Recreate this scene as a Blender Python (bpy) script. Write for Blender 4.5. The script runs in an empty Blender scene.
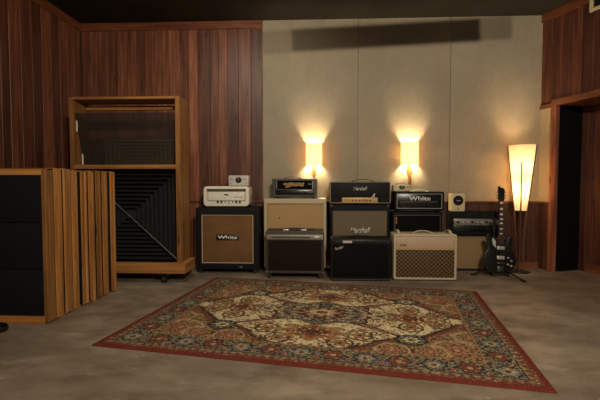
import bpy, bmesh, math, random
import numpy as np
from mathutils import Vector, Matrix
random.seed(7)
scene = bpy.context.scene
COL = scene.collection
PI = math.pi

# ------------------------------------------------------------------ helpers
def link(o):
    COL.objects.link(o); return o

def obj(name, bm, mat, parent=None, loc=None, rotz=0.0, smooth=True, recalc=True):
    if recalc:
        bmesh.ops.recalc_face_normals(bm, faces=bm.faces)
    me = bpy.data.meshes.new(name)
    bm.to_mesh(me); bm.free()
    if smooth:
        me.shade_smooth()
        me.set_sharp_from_angle(angle=math.radians(32))
    if mat is not None:
        me.materials.append(mat)
    o = link(bpy.data.objects.new(name, me))
    if parent is not None: o.parent = parent
    if loc is not None: o.location = loc
    if rotz: o.rotation_euler.z = rotz
    return o

def tag(o, label, cat, group=None, kind=None):
    o['label'] = label; o['category'] = cat
    if group: o['group'] = group
    if kind: o['kind'] = kind
    return o

def thing(name, label, cat, loc=(0, 0, 0), rotz=0.0, group=None):
    o = link(bpy.data.objects.new(name, None))
    o.empty_display_size = 0.1
    o.location = loc; o.rotation_euler.z = rotz
    return tag(o, label, cat, group)

def struct(o):
    o['kind'] = 'structure'; return o

def NB(): return bmesh.new()

def merge(bm, src):
    me = bpy.data.meshes.new('scratch'); src.to_mesh(me); src.free()
    bm.from_mesh(me); bpy.data.meshes.remove(me)

def box(bm, x0, x1, y0, y1, z0, z1, bev=0.0, seg=2):
    t = bmesh.new()
    bmesh.ops.create_cube(t, size=1.0)
    for v in t.verts:
        v.co = Vector(((x0 + x1) / 2 + v.co.x * (x1 - x0), (y0 + y1) / 2 + v.co.y * (y1 - y0), (z0 + z1) / 2 + v.co.z * (z1 - z0)))
    if bev > 0:
        bmesh.ops.bevel(t, geom=t.edges[:], offset=bev, segments=seg, affect='EDGES', profile=0.5)
    merge(bm, t); return bm

def frame_axes(d):
    d = Vector(d).normalized()
    a = Vector((0, 0, 1)) if abs(d.z) < 0.9 else Vector((1, 0, 0))
    u = d.cross(a).normalized(); return u, d.cross(u).normalized()

def cyl(bm, p0, p1, r0, r1=None, n=20, cap=True):
    p0 = Vector(p0); p1 = Vector(p1); r1 = r0 if r1 is None else r1
    u, w = frame_axes(p1 - p0)
    A = []; B = []
    for k in range(n):
        a = 2 * PI * k / n; e = u * math.cos(a) + w * math.sin(a)
        A.append(bm.verts.new(p0 + e * r0)); B.append(bm.verts.new(p1 + e * r1))
    for k in range(n):
        bm.faces.new((A[k], A[(k + 1) % n], B[(k + 1) % n], B[k]))
    if cap:
        bm.faces.new(A[::-1]); bm.faces.new(B)
    return bm

def tube(bm, pts, r, n=10, closed=False):
    pts = [Vector(p) for p in pts]; m = len(pts); rings = []
    pu = None
    for i, p in enumerate(pts):
        if closed: d = pts[(i + 1) % m] - pts[(i - 1) % m]
        else: d = pts[min(i + 1, m - 1)] - pts[max(i - 1, 0)]
        d.normalize()
        if pu is None: u, w = frame_axes(d)
        else:
            u = (pu - d * pu.dot(d)).normalized(); w = d.cross(u)
        pu = u
        rr = r[i] if isinstance(r, (list, tuple)) else r
        rings.append([bm.verts.new(p + (u * math.cos(2 * PI * k / n) + w * math.sin(2 * PI * k / n)) * rr) for k in range(n)])
    for i in range(m if closed else m - 1):
        a = rings[i]; b = rings[(i + 1) % m]
        for k in range(n):
            bm.faces.new((a[k], a[(k + 1) % n], b[(k + 1) % n], b[k]))
    if not closed:
        bm.faces.new(rings[0][::-1]); bm.faces.new(rings[-1])
    return bm

def lathe(bm, prof, n=32, cx=0, cy=0):
    rings = []
    for r, z in prof:
        rings.append([bm.verts.new((cx + r * math.cos(2 * PI * k / n), cy + r * math.sin(2 * PI * k / n), z)) for k in range(n)])
    for a, b in zip(rings, rings[1:]):
        for k in range(n):
            bm.faces.new((a[k], a[(k + 1) % n], b[(k + 1) % n], b[k]))
    return bm

def ball(bm, c, r, sx=1, sy=1, sz=1):
    t = bmesh.new(); bmesh.ops.create_uvsphere(t, u_segments=20, v_segments=12, radius=r)
    for v in t.verts: v.co = Vector((c[0] + v.co.x * sx, c[1] + v.co.y * sy, c[2] + v.co.z * sz))
    merge(bm, t); return bm

def rrloop(x0, x1, z0, z1, r, n=6):
    r = max(0.0005, min(r, (x1 - x0) / 2 - 1e-4, (z1 - z0) / 2 - 1e-4)); P = []
    for cx, cz, a0 in ((x1 - r, z1 - r, 0), (x0 + r, z1 - r, PI / 2), (x0 + r, z0 + r, PI), (x1 - r, z0 + r, 1.5 * PI)):
        for k in range(n + 1):
            a = a0 + PI / 2 * k / n
            P.append((cx + r * math.cos(a), cz + r * math.sin(a)))
    return P

def bridge(bm, loops, cap0=True, cap1=True):
    L = [[bm.verts.new(p) for p in lp] for lp in loops]; n = len(L[0])
    for a, b in zip(L, L[1:]):
        for k in range(n):
            bm.faces.new((a[k], a[(k + 1) % n], b[(k + 1) % n], b[k]))
    if cap0: bm.faces.new(L[0][::-1])
    if cap1: bm.faces.new(L[-1])
    return bm

def shell(bm, w, d, h, z0=0.0, r=0.015, rim=(0.03, 0.03, 0.03, 0.03), recess=0.02, bev=0.006):
    """tolex covered box, front at y=-d/2 with a recess framed by rim=(left,right,bottom,top)"""
    def lp(i, y, ii=None):
        l, rr_, b, t = ii if ii else (i, i, i, i)
        m = max(l, b)
        return [(x, y, z) for x, z in rrloop(-w / 2 + l, w / 2 - rr_, z0 + b, z0 + h - t, max(0.003, r - m))]
    f = -d / 2
    inn = tuple(k + 0.004 for k in rim)
    return bridge(bm, [lp(bev, d / 2), lp(bev * .3, d / 2 - bev * .3), lp(0, d / 2 - bev), lp(0, f + bev), lp(bev * .3, f + bev * .3), lp(bev, f),
                       lp(0, f, rim), lp(0, f + 0.004, inn), lp(0, f + recess, inn)])

def ringframe(bm, x0, x1, z0, z1, y0, y1, t):
    """thin rectangular bead (piping) around an opening"""
    for a in ((x0, x1, z0, z0 + t), (x0, x1, z1 - t, z1), (x0, x0 + t, z0 + t, z1 - t), (x1 - t, x1, z0 + t, z1 - t)):
        box(bm, a[0], a[1], y0, y1, a[2], a[3])
    return bm

def text(name, s, mat, parent, width, height, loc, shear=0.0, depth=0.004, bold=0.0, rotz=0.0, spacing=1.0):
    cu = bpy.data.curves.new('scratch_text', 'FONT')
    cu.body = s; cu.size = 1.0; cu.shear = shear; cu.align_x = 'LEFT'; cu.offset = bold
    cu.space_character = spacing; cu.resolution_u = 3
    t = link(bpy.data.objects.new('scratch_text', cu))
    dg = bpy.context.evaluated_depsgraph_get(); dg.update()
    me = bpy.data.meshes.new_from_object(t.evaluated_get(dg))
    bpy.data.objects.remove(t); bpy.data.curves.remove(cu)
    bm = bmesh.new(); bm.from_mesh(me); bpy.data.meshes.remove(me)
    xs = [v.co.x for v in bm.verts]; ys = [v.co.y for v in bm.verts]
    sx = width / (max(xs) - min(xs)); sy = height / (max(ys) - min(ys))
    cx = (max(xs) + min(xs)) / 2; cy = (max(ys) + min(ys)) / 2
    for v in bm.verts:
        v.co = Vector(((v.co.x - cx) * sx, 0, (v.co.y - cy) * sy))
    ex = bmesh.ops.extrude_face_region(bm, geom=bm.faces[:])
    for v in [e for e in ex['geom'] if isinstance(e, bmesh.types.BMVert)]: v.co.y -= depth
    return obj(name, bm, mat, parent, loc, rotz, smooth=False)

# ------------------------------------------------------------------ materials
def lin(c):
    return tuple(((v / 255) / 12.92 if v / 255 <= 0.04045 else ((v / 255 + 0.055) / 1.055) ** 2.4) for v in c) + (1.0,)

class NT:
    def __init__(s, name):
        s.m = bpy.data.materials.new(name); s.m.use_nodes = True
        s.t = s.m.node_tree; s.b = s.t.nodes['Principled BSDF']; s.out = s.t.nodes['Material Output']
    def n(s, ty, **k):
        q = s.t.nodes.new(ty)
        for a, v in k.items(): setattr(q, a, v)
        return q
    def l(s, a, b): s.t.links.new(a, b)
    def coords(s, scale=(1, 1, 1), rot=(0, 0, 0)):
        tc = s.n('ShaderNodeTexCoord'); mp = s.n('ShaderNodeMapping')
        mp.inputs['Scale'].default_value = scale; mp.inputs['Rotation'].default_value = rot
        s.l(tc.outputs['Object'], mp.inputs['Vector']); return mp.outputs['Vector']
    def noise(s, vec, scale, detail=4, rough=0.55):
        q = s.n('ShaderNodeTexNoise'); q.inputs['Scale'].default_value = scale
        q.inputs['Detail'].default_value = detail; q.inputs['Roughness'].default_value = rough
        s.l(vec, q.inputs['Vector']); return q.outputs['Fac']
    def ramp(s, fac, stops):
        q = s.n('ShaderNodeValToRGB'); e = q.color_ramp.elements
        while len(e) < len(stops): e.new(0.5)
        for el, (p, c) in zip(e, stops): el.position = p; el.color = c
        s.l(fac, q.inputs['Fac']); return q.outputs['Color']
    def mix(s, fac, a, b, mode='MIX'):
        q = s.n('ShaderNodeMix', data_type='RGBA', blend_type=mode)
        for sock, v in ((q.inputs[0], fac), (q.inputs[6], a), (q.inputs[7], b)):
            if hasattr(v, 'links'): s.l(v, sock)
            else: sock.default_value = v
        return q.outputs[2]
    def math(s, op, a, b=0.0):
        q = s.n('ShaderNodeMath', operation=op)
        for i, v in enumerate((a, b)):
            if hasattr(v, 'links'): s.l(v, q.inputs[i])
            else: q.inputs[i].default_value = v
        return q.outputs[0]
    def bump(s, h, strength=0.2, dist=0.002):
        q = s.n('ShaderNodeBump'); q.inputs['Strength'].default_value = strength; q.inputs['Distance'].default_value = dist
        s.l(h, q.inputs['Height']); s.l(q.outputs['Normal'], s.b.inputs['Normal'])
    def set(s, base=None, rough=0.5, metal=0.0, spec=0.5):
        if base is not None:
            if hasattr(base, 'links'): s.l(base, s.b.inputs['Base Color'])
            else: s.b.inputs['Base Color'].default_value = base
        if hasattr(rough, 'links'): s.l(rough, s.b.inputs['Roughness'])
        else: s.b.inputs['Roughness'].default_value = rough
        s.b.inputs['Metallic'].default_value = metal
        s.b.inputs['Specular IOR Level'].default_value = spec
        return s.m

def mottled(name, c1, c2, scale=60, rough=0.6, metal=0.0, spec=0.5, bump=0.15, dist=0.001):
    q = NT(name); v = q.coords(); f = q.noise(v, scale)
    q.set(q.ramp(f, [(0.3, lin(c1)), (0.7, lin(c2))]), rough, metal, spec)
    if bump: q.bump(f, bump, dist)
    return q.m

def wood(name, dark, mid, light, axis='z', rough=0.45, var=0.5, knots=False, spec=0.5):
    q = NT(name)
    sc = {'z': (14, 14, 0.9), 'x': (0.9, 14, 14), 'y': (14, 0.9, 14)}[axis]
    at = q.n('ShaderNodeAttribute'); at.attribute_name = 'rnd'
    tc = q.n('ShaderNodeTexCoord'); ad = q.n('ShaderNodeVectorMath', operation='ADD')
    cmb = q.n('ShaderNodeCombineXYZ'); m = q.math('MULTIPLY', at.outputs['Fac'], 37.0)
    for i in range(3): q.l(m, cmb.inputs[i])
    mp = q.n('ShaderNodeMapping'); mp.inputs['Scale'].default_value = sc
    q.l(tc.outputs['Object'], ad.inputs[0]); q.l(cmb.outputs[0], ad.inputs[1]); q.l(ad.outputs[0], mp.inputs['Vector'])
    f = q.noise(mp.outputs['Vector'], 1.6, 6, 0.6)
    fine = q.noise(mp.outputs['Vector'], 9.0, 3, 0.6)
    col = q.ramp(f, [(0.28, lin(dark)), (0.5, lin(mid)), (0.75, lin(light))])
    col = q.mix(q.math('MULTIPLY', fine, 0.35), col, lin(dark))
    if knots:
        vo = q.n('ShaderNodeTexVoronoi'); mk = q.n('ShaderNodeMapping'); mk.inputs['Scale'].default_value = {'z': (9, 9, 2.2), 'x': (2.2, 9, 9), 'y': (9, 2.2, 9)}[axis]
        q.l(ad.outputs[0], mk.inputs['Vector']); q.l(mk.outputs[0], vo.inputs['Vector']); vo.inputs['Scale'].default_value = 1.0
        kf = q.ramp(vo.outputs['Distance'], [(0.06, (1, 1, 1, 1)), (0.16, (0, 0, 0, 1))])
        col = q.mix(q.math('MULTIPLY', kf, 0.75), col, lin([v * 0.45 for v in dark]))
    # each board has a tone of its own
    tone = q.math('ADD', q.math('MULTIPLY', at.outputs['Fac'], var), 1.0 - var / 2)
    sc_ = q.n('ShaderNodeVectorMath', operation='SCALE'); q.l(col, sc_.inputs[0]); q.l(tone, sc_.inputs['Scale'])
    q.set(sc_.outputs[0], rough, 0, spec)
    q.bump(fine, 0.12, 0.001)
    return q.m

def plain(name, c, rough=0.5, metal=0.0, spec=0.5):
    return mottled(name, [v * 0.93 for v in c], [min(255, v * .99) for v in c], 25, rough, metal, spec, bump=0)

M = {}
M['redwood'] = wood('red_brown_panelling', (62, 31, 19), (114, 65, 42), (152, 98, 70), 'z', 0.47, 1.0, knots=True)
M['redwood_dark'] = wood('deep_red_panelling', (46, 21, 13), (80, 41, 25), (108, 62, 40), 'z', 0.6, 0.8, knots=True)
M['redwood_x'] = wood('red_brown_trim', (72, 37, 21), (112, 62, 36), (142, 84, 52), 'x', 0.4, 0.3)
M['pine'] = wood('golden_pine', (110, 68, 28), (160, 107, 50), (188, 135, 70), 'z', 0.55, 0.85, knots=True)
M['pine_x'] = wood('golden_pine_rail', (116, 73, 32), (164, 111, 53), (188, 135, 70), 'x', 0.5, 0.3)
M['pine_y'] = wood('golden_pine_depth', (116, 73, 32), (164, 111, 53), (188, 135, 70), 'y', 0.5, 0.3)
M['black_tolex'] = mottled('black_tolex', (10, 9, 9), (19, 18, 17), 320, 0.7, spec=0.2, bump=0.25)
M['cream_tolex'] = mottled('cream_tolex', (168, 152, 121), (188, 172, 140), 260, 0.6, bump=0.3)
M['white_tolex'] = mottled('white_tolex', (214, 204, 182), (230, 222, 202), 260, 0.55, bump=0.25)
M['brown_tolex'] = mottled('brown_tolex', (38, 29, 23), (52, 41, 33), 300, 0.6, bump=0.3)
M['chrome'] = plain('chrome', (190, 188, 182), 0.25, 1.0)
M['steel'] = plain('steel', (120, 118, 112), 0.35, 1.0)
M['gold'] = plain('brass_panel', (196, 158, 88), 0.5, 0.15)
M['black'] = plain('black_plastic', (16, 16, 16), 0.4)
M['blackmetal'] = plain('black_metal', (22, 22, 23), 0.35, 0.3)
M['rubber'] = plain('black_rubber', (14, 14, 14), 0.7)
M['white'] = plain('white_paint', (228, 222, 206), 0.5)
M['cream'] = plain('cream_paint', (206, 190, 150), 0.5)
M['silver_text'] = plain('silver_letters', (205, 200, 188), 0.35, 0.4)
M['gloss_black'] = plain('gloss_black', (16, 15, 14), 0.28)
M['dark_fill'] = plain('flat_black_fill', (12, 11, 10), 0.9, 0, 0.1)  # passage darkness put into the colour; also used on backings

def grille(name, c1, c2, scale=900, rough=0.8, big=None, bigamt=0.3):
    q = NT(name); v = q.coords()
    w1 = q.n('ShaderNodeTexWave', bands_direction='X'); w1.inputs['Scale'].default_value = scale / 10; q.l(v, w1.inputs['Vector'])
    w2 = q.n('ShaderNodeTexWave', bands_direction='Z'); w2.inputs['Scale'].default_value = scale / 10; q.l(v, w2.inputs['Vector'])
    h = q.math('MULTIPLY', w1.outputs['Fac'], w2.outputs['Fac'])
    col = q.mix(h, lin(c1), lin(c2))
    if big:
        col = q.mix(q.math('MULTIPLY', q.noise(v, 5, 5, 0.65), bigamt), col, lin(big))
    q.set(col, rough, 0, 0.08); q.bump(h, 0.2, 0.001); return q.m

M['grille_brown'] = grille('brown_basketweave_cloth', (112, 80, 50), (160, 120, 78), big=(84, 58, 36), bigamt=1.0)
M['grille_tan'] = grille('tan_grille_cloth', (166, 134, 92), (190, 158, 114), big=(140, 110, 70), bigamt=0.3)
M['grille_grey'] = grille('grey_salt_cloth', (98, 86, 68), (130, 116, 94), big=(90, 80, 62), bigamt=0.4)
M['grille_oxblood'] = grille('dark_brown_cloth', (28, 19, 14), (40, 28, 21))
M['grille_black'] = grille('black_grille_cloth', (10, 9, 9), (20, 18, 16))
M['fabric_black'] = grille('black_panel_cloth', (17, 17, 18), (30, 30, 31), scale=700, big=(13, 13, 14), bigamt=0.5)

def diamond_mat():
    q = NT('brown_diamond_cloth'); v = q.coords()
    waves = []
    for r in (0.80, -0.80):
        mp = q.n('ShaderNodeMapping'); mp.inputs['Rotation'].default_value = (0, r, 0); q.l(v, mp.inputs['Vector'])
        w = q.n('ShaderNodeTexWave', bands_direction='X'); w.inputs['Scale'].default_value = 9.6; q.l(mp.outputs[0], w.inputs['Vector'])
        waves.append(q.ramp(w.outputs['Fac'], [(0.84, (0, 0, 0, 1)), (0.98, (1, 1, 1, 1))]))
    f = q.math('MAXIMUM', waves[0], waves[1])
    q.set(q.mix(f, lin((50, 37, 26)), lin((118, 94, 64))), 0.75, 0, 0.2); return q.m
M['grille_diamond'] = diamond_mat()

def wallcloth():
    q = NT('beige_wall_fabric'); v = q.coords()
    big = q.noise(v, 1.3, 4, 0.6); f = q.noise(v, 180, 3, 0.7)
    c = q.ramp(big, [(0.3, lin((160, 149, 127))), (0.7, lin((182, 168, 144)))])
    c = q.mix(q.math('MULTIPLY', q.ramp(q.noise(q.coords((1, 1, .35)), 34, 5, .7), [(0.35, (0, 0, 0, 1)), (0.7, (1, 1, 1, 1))]), 0.30), c, lin((140, 124, 100)))
    c = q.mix(q.math('MULTIPLY', f, 0.35), c, lin((134, 122, 100)))
    q.set(c, 0.9, 0, 0.15); q.bump(f, 0.35, 0.002); return q.m
M['wallcloth'] = wallcloth()

def concrete():
    q = NT('stained_concrete'); v = q.coords()
    a = q.noise(v, 0.9, 6, 0.62); b = q.noise(q.coords((1, 1.6, 1), (0, 0, 0.4)), 2.6, 8, 0.68); c = q.noise(v, 45, 4, 0.7)
    col = q.ramp(a, [(0.3, lin((98, 86, 72))), (0.5, lin((126, 113, 96))), (0.72, lin((154, 140, 118)))])
    col = q.mix(q.ramp(b, [(0.42, (0, 0, 0, 1)), (0.66, (.9, .9, .9, 1))]), col, lin((92, 76, 62)))
    lt = q.noise(q.coords((0.6, 1.7, 1), (0, 0, -0.2)), 3.3, 6, 0.7)
    col = q.mix(q.ramp(lt, [(0.56, (0, 0, 0, 1)), (0.74, (.5, .5, .5, 1))]), col, lin((174, 160, 140)))
    col = q.mix(q.math('MULTIPLY', c, 0.22), col, lin((84, 72, 60)))
    sp = q.n('ShaderNodeTexVoronoi'); sp.inputs['Scale'].default_value = 3.1; q.l(v, sp.inputs['Vector'])
    col = q.mix(q.ramp(sp.outputs['Distance'], [(0.02, (.6, .6, .6, 1)), (0.035, (0, 0, 0, 1))]), col, lin((178, 166, 150)))
    q.set(col, q.ramp(b, [(0.3, (.42, .42, .42, 1)), (0.7, (.62, .62, .62, 1))]), 0, 0.4)
    q.bump(c, 0.12, 0.002); return q.m
M['concrete'] = concrete()
M['ceiling'] = mottled('dark_ceiling_paint', (40, 37, 32), (52, 47, 40), 2.0, 0.85, spec=0.2, bump=0)
M['foam'] = mottled('black_acoustic_foam', (26, 27, 27), (38, 39, 38), 150, 0.9, spec=0.2, bump=0.3)

def rug_mat():
    q = NT('woven_rug'); v = q.coords()
    at = q.n('ShaderNodeAttribute'); at.attribute_name = 'Col'
    f = q.noise(v, 140, 3, 0.7)
    c = q.mix(q.math('MULTIPLY', f, 0.22), at.outputs['Color'], lin((70, 52, 36)))
    q.set(c, 0.95, 0, 0.1); q.bump(f, 0.6, 0.003); return q.m
M['rug'] = rug_mat()
M['rug_edge'] = mottled('rust_rug_binding', (124, 40, 28), (150, 56, 40), 90, 0.95, spec=0.1)

def glass_dark():
    q = NT('smoked_plexiglass')
    tr = q.n('ShaderNodeBsdfTransparent'); tr.inputs['Color'].default_value = (0.78, 0.75, 0.70, 1)
    q.set(lin((58, 54, 50)), 0.35, 0, 0.5)
    mx = q.n('ShaderNodeMixShader'); mx.inputs['Fac'].default_value = 0.42
    q.l(tr.outputs[0], mx.inputs[1]); q.l(q.b.outputs[0], mx.inputs[2]); q.l(mx.outputs[0], q.out.inputs['Surface'])
    return q.m
M['plexi'] = glass_dark()

def shade_mat(name, strength, col, tcol):
    q = NT(name)
    q.set(lin((236, 214, 170)), 0.8, 0, 0.1)
    q.b.inputs['Emission Color'].default_value = col; q.b.inputs['Emission Strength'].default_value = strength
    t = q.n('ShaderNodeBsdfTranslucent'); t.inputs['Color'].default_value = tcol
    mx = q.n('ShaderNodeMixShader'); mx.inputs['Fac'].default_value = 0.5
    q.l(q.b.outputs[0], mx.inputs[1]); q.l(t.outputs[0], mx.inputs[2]); q.l(mx.outputs[0], q.out.inputs['Surface'])
    return q.m
M['shade'] = shade_mat('lit_linen_shade', 0.5, (1.0, 0.80, 0.50, 1), (0.75, 0.58, 0.36, 1))
M['shade_tall'] = shade_mat('lit_paper_shade', 0.38, (1.0, 0.82, 0.55, 1), (0.60, 0.50, 0.36, 1))
def bulb_mat():
    q = NT('lamp_bulb'); q.set((1, 1, 1, 1)); q.b.inputs['Emission Color'].default_value = (1, .8, .5, 1); q.b.inputs['Emission Strength'].default_value = 12; return q.m
M['bulb'] = bulb_mat()
M['antler'] = wood('carved_driftwood', (92, 56, 22), (132, 88, 40), (160, 116, 60), 'z', 0.5, 0.0)
M['lampwood'] = wood('lamp_walnut', (58, 30, 14), (92, 52, 26), (120, 72, 38), 'z', 0.4, 0.0)

# ------------------------------------------------------------------ room
WALL_Y, CEIL = 5.2, 3.165
def rnd_attr(me, vals):
    a = me.attributes.new('rnd', 'FLOAT', 'FACE'); a.data.foreach_set('value', vals)

def boards(name, mat, boxes, parent=None, **k):
    """one panelled surface: boards (x0,x1,y0,y1,z0,z1) with a tone each"""
    bm = NB(); vals = []
    for b in boxes:
        n0 = len(bm.faces); box(bm, *b, bev=0.002, seg=1)
        vals += [random.random()] * (len(bm.faces) - n0)
    o = obj(name, bm, mat, parent, **k)
    rnd_attr(o.data, vals); return o

def plank_row(a0, a1, wmin, wmax, gap=0.004):
    out = []; a = a0
    while a < a1 - 0.02:
        w = random.uniform(wmin, wmax); b = min(a + w, a1)
        if a1 - b < 0.05: b = a1
        out.append((a + gap / 2, b - gap / 2)); a = b
    return out

bm = NB(); box(bm, -3.3, 5.2, -2.5, 5.6, -0.1, 0.0)
floor = struct(obj('floor', bm, M['concrete'], smooth=False))
bm = NB(); box(bm, -3.3, 5.2, -2.5, 5.6, CEIL, CEIL + 0.1)
struct(obj('ceiling', bm, M['ceiling'], smooth=False))

# back wall
bm = NB(); box(bm, -3.3, 5.2, WALL_Y + 0.012, WALL_Y + 0.15, 0, CEIL)
wb = struct(obj('wall_back', bm, M['black'], smooth=False))
XS = -0.735       # where the wood panelling stops and the cloth begins
boards('wood_panelling', M['redwood'], [(a, b, WALL_Y - random.uniform(0, 0.004), WALL_Y + 0.02, 0.0, CEIL - 0.10) for a, b in plank_row(-3.12, XS, 0.10, 0.17)], wb)
boards('head_trim', M['redwood_x'], [(-3.12, XS, WALL_Y - 0.022, WALL_Y + 0.01, CEIL - 0.105, CEIL - 0.004)], wb)
boards('edge_trim', M['redwood'], [(XS, XS + 0.016, WALL_Y - 0.012, WALL_Y + 0.01, 0.86, CEIL - 0.004)], wb)
for a, b in ((XS + 0.018, 0.505), (0.509, 1.665), (1.669, 2.80)):
    bm = NB(); box(bm, a, b, WALL_Y - 0.006, WALL_Y + 0.02, 0.84, CEIL - 0.002, bev=0.003)
    obj('fabric_panel', bm, M['wallcloth'], wb)
boards('wainscot', M['redwood_dark'], [(a, b, WALL_Y - 0.006 - random.uniform(0, 0.003), WALL_Y + 0.02, 0.0, 0.832) for a, b in plank_row(XS, 2.83, 0.11, 0.17)], wb)
boards('cap_rail', M['redwood_x'], [(-3.12, 2.81, WALL_Y - 0.026, WALL_Y + 0.01, 0.826, 0.850)], wb)
boards('skirting_board', M['redwood_x'], [(-3.12, 2.83, WALL_Y - 0.02, WALL_Y + 0.01, 0.0, 0.07)], wb)

# left wall
bm = NB(); box(bm, -3.3, -3.135, -2.5, 5.4, 0, CEIL)
wl = struct(obj('wall_left', bm, M['black'], smooth=False))
boards('wood_panelling', M['redwood'], [(-3.14, -3.12 + random.uniform(0, 0.004), a, b, 0.0, CEIL - 0.10) for a, b in plank_row(-0.5, 5.19, 0.10, 0.17)], wl)
M['redwood_y'] = wood('red_brown_trim_depth', (72, 37, 21), (112, 62, 36), (142, 84, 52), 'y', 0.4, 0.3)
boards('head_trim', M['redwood_y'], [(-3.14, -3.098, -0.5, 5.175, CEIL - 0.105, CEIL - 0.004)], wl)

# right wall: splayed, local +x runs along the wall towards the camera, +y away from the room
RO = (2.79, 5.2, 0.0); RA = math.atan2(-1.0, 0.325)
HZ0, HZ1 = 2.01, 2.085
bm = NB(); box(bm, 0.0, 4.2, 0.012, 0.50, HZ0 + 0.02, CEIL)
wr = struct(obj('wall_right', bm, M['dark_fill'], loc=RO, rotz=RA, smooth=False))
bx = []
row = plank_row(0.0, 2.6, 0.10, 0.16)
for a, b in row: bx.append((a, b, -0.002, 0.02, HZ1 - 0.01, CEIL - 0.09))
bx.append((0.0, 0.17, -0.002, 0.02, 2.04, HZ1 - 0.012))
boards('wood_panelling', M['redwood_dark'], bx, wr)
bx = [(a - 0.014, a + 0.014, -0.009, 0.002, HZ1 - 0.01, CEIL - 0.09) for a, b in row[1:]]
boards('battens', M['redwood_dark'], bx, wr)
boards('head_trim', M['redwood_x'], [(0.0, 2.6, -0.022, 0.01, CEIL - 0.10, CEIL - 0.004)], wr)
boards('door_header', M['redwood_x'], [(0.17, 2.6, -0.028, 0.40, HZ0, HZ1)], wr)
boards('ledge_trim', M['redwood_x'], [(0.0, 0.17, -0.02, 0.02, 2.0, 2.045)], wr)
bm = NB(); box(bm, 0.0, 0.172, -0.006, 0.02, 0.84, 2.0)
obj('fabric_strip', bm, M['wallcloth'], wr)
boards('wainscot', M['redwood_dark'], [(0.0, 0.085, -0.006, 0.02, 0.0, 0.832), (0.088, 0.172, -0.008, 0.02, 0, 0.832)], wr)
boards('cap_rail', M['redwood_x'], [(0.0, 0.172, -0.024, 0.01, 0.826, 0.850)], wr)
boards('door_jamb', M['redwood'], [(0.172, 0.245, -0.028, 0.03, 0.0, HZ0)], wr)
# the recess behind the opening: its end is a flat black panel coloured as the dark of a passage, its long side is panelled
bm = NB(); box(bm, 0.20, 0.248, 0.03, 0.44, 0.0, HZ0, bev=0.004)
struct(obj('passage_dark_panel', bm, M['dark_fill'], loc=RO, rotz=RA))
RZ = 0.405
boards('recess_panelling', M['redwood_dark'], [(a, b, RZ, RZ + 0.03, 0.0, HZ0) for a, b in plank_row(0.28, 2.4, 0.11, 0.17)], wr)
boards('recess_stile', M['redwood_dark'], [(0.25, 0.33, RZ - 0.03, RZ, 0.0, HZ0)], wr)
boards('recess_skirting', M['redwood_x'], [(0.33, 2.4, RZ - 0.02, RZ, 0.0, 0.11)], wr)
bm = NB(); box(bm, 0.248, 2.4, RZ + 0.03, 0.5, 0.0, HZ0 + 0.02)
obj('recess_backing', bm, M['dark_fill'], wr)
bm = NB(); box(bm, 0.0, 0.19, 0.02, 0.4, 0.0, HZ0 + 0.02)
obj('corner_backing', bm, M['dark_fill'], wr)

# air vent high on the right wall
D = Vector((math.cos(RA), math.sin(RA))); Nn = Vector((-math.sin(RA), math.cos(RA)))
def on_right(s, off=0.0):
    p = Vector((RO[0], RO[1])) + D * s + Nn * off; return (p.x, p.y)
vx = on_right(0.88, -0.028)
vent = thing('air_vent', 'cream framed air vent high on the wood wall above the doorway', 'vent', (vx[0], vx[1], 2.965), RA)
bm = NB(); ringframe(bm, -0.245, 0.245, -0.03, 0.165, -0.010, 0.012, 0.035); obj('frame', bm, M['cream'], vent)
for k in range(4):
    bm = NB(); box(bm, -0.21, 0.21, -0.004, 0.010, 0.012 + k * 0.032, 0.022 + k * 0.032); obj('slat', bm, M['steel'], vent)
bm = NB(); box(bm, -0.21, 0.21, 0.010, 0.016, 0.005, 0.13); obj('backing', bm, M['black'], vent)

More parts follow.
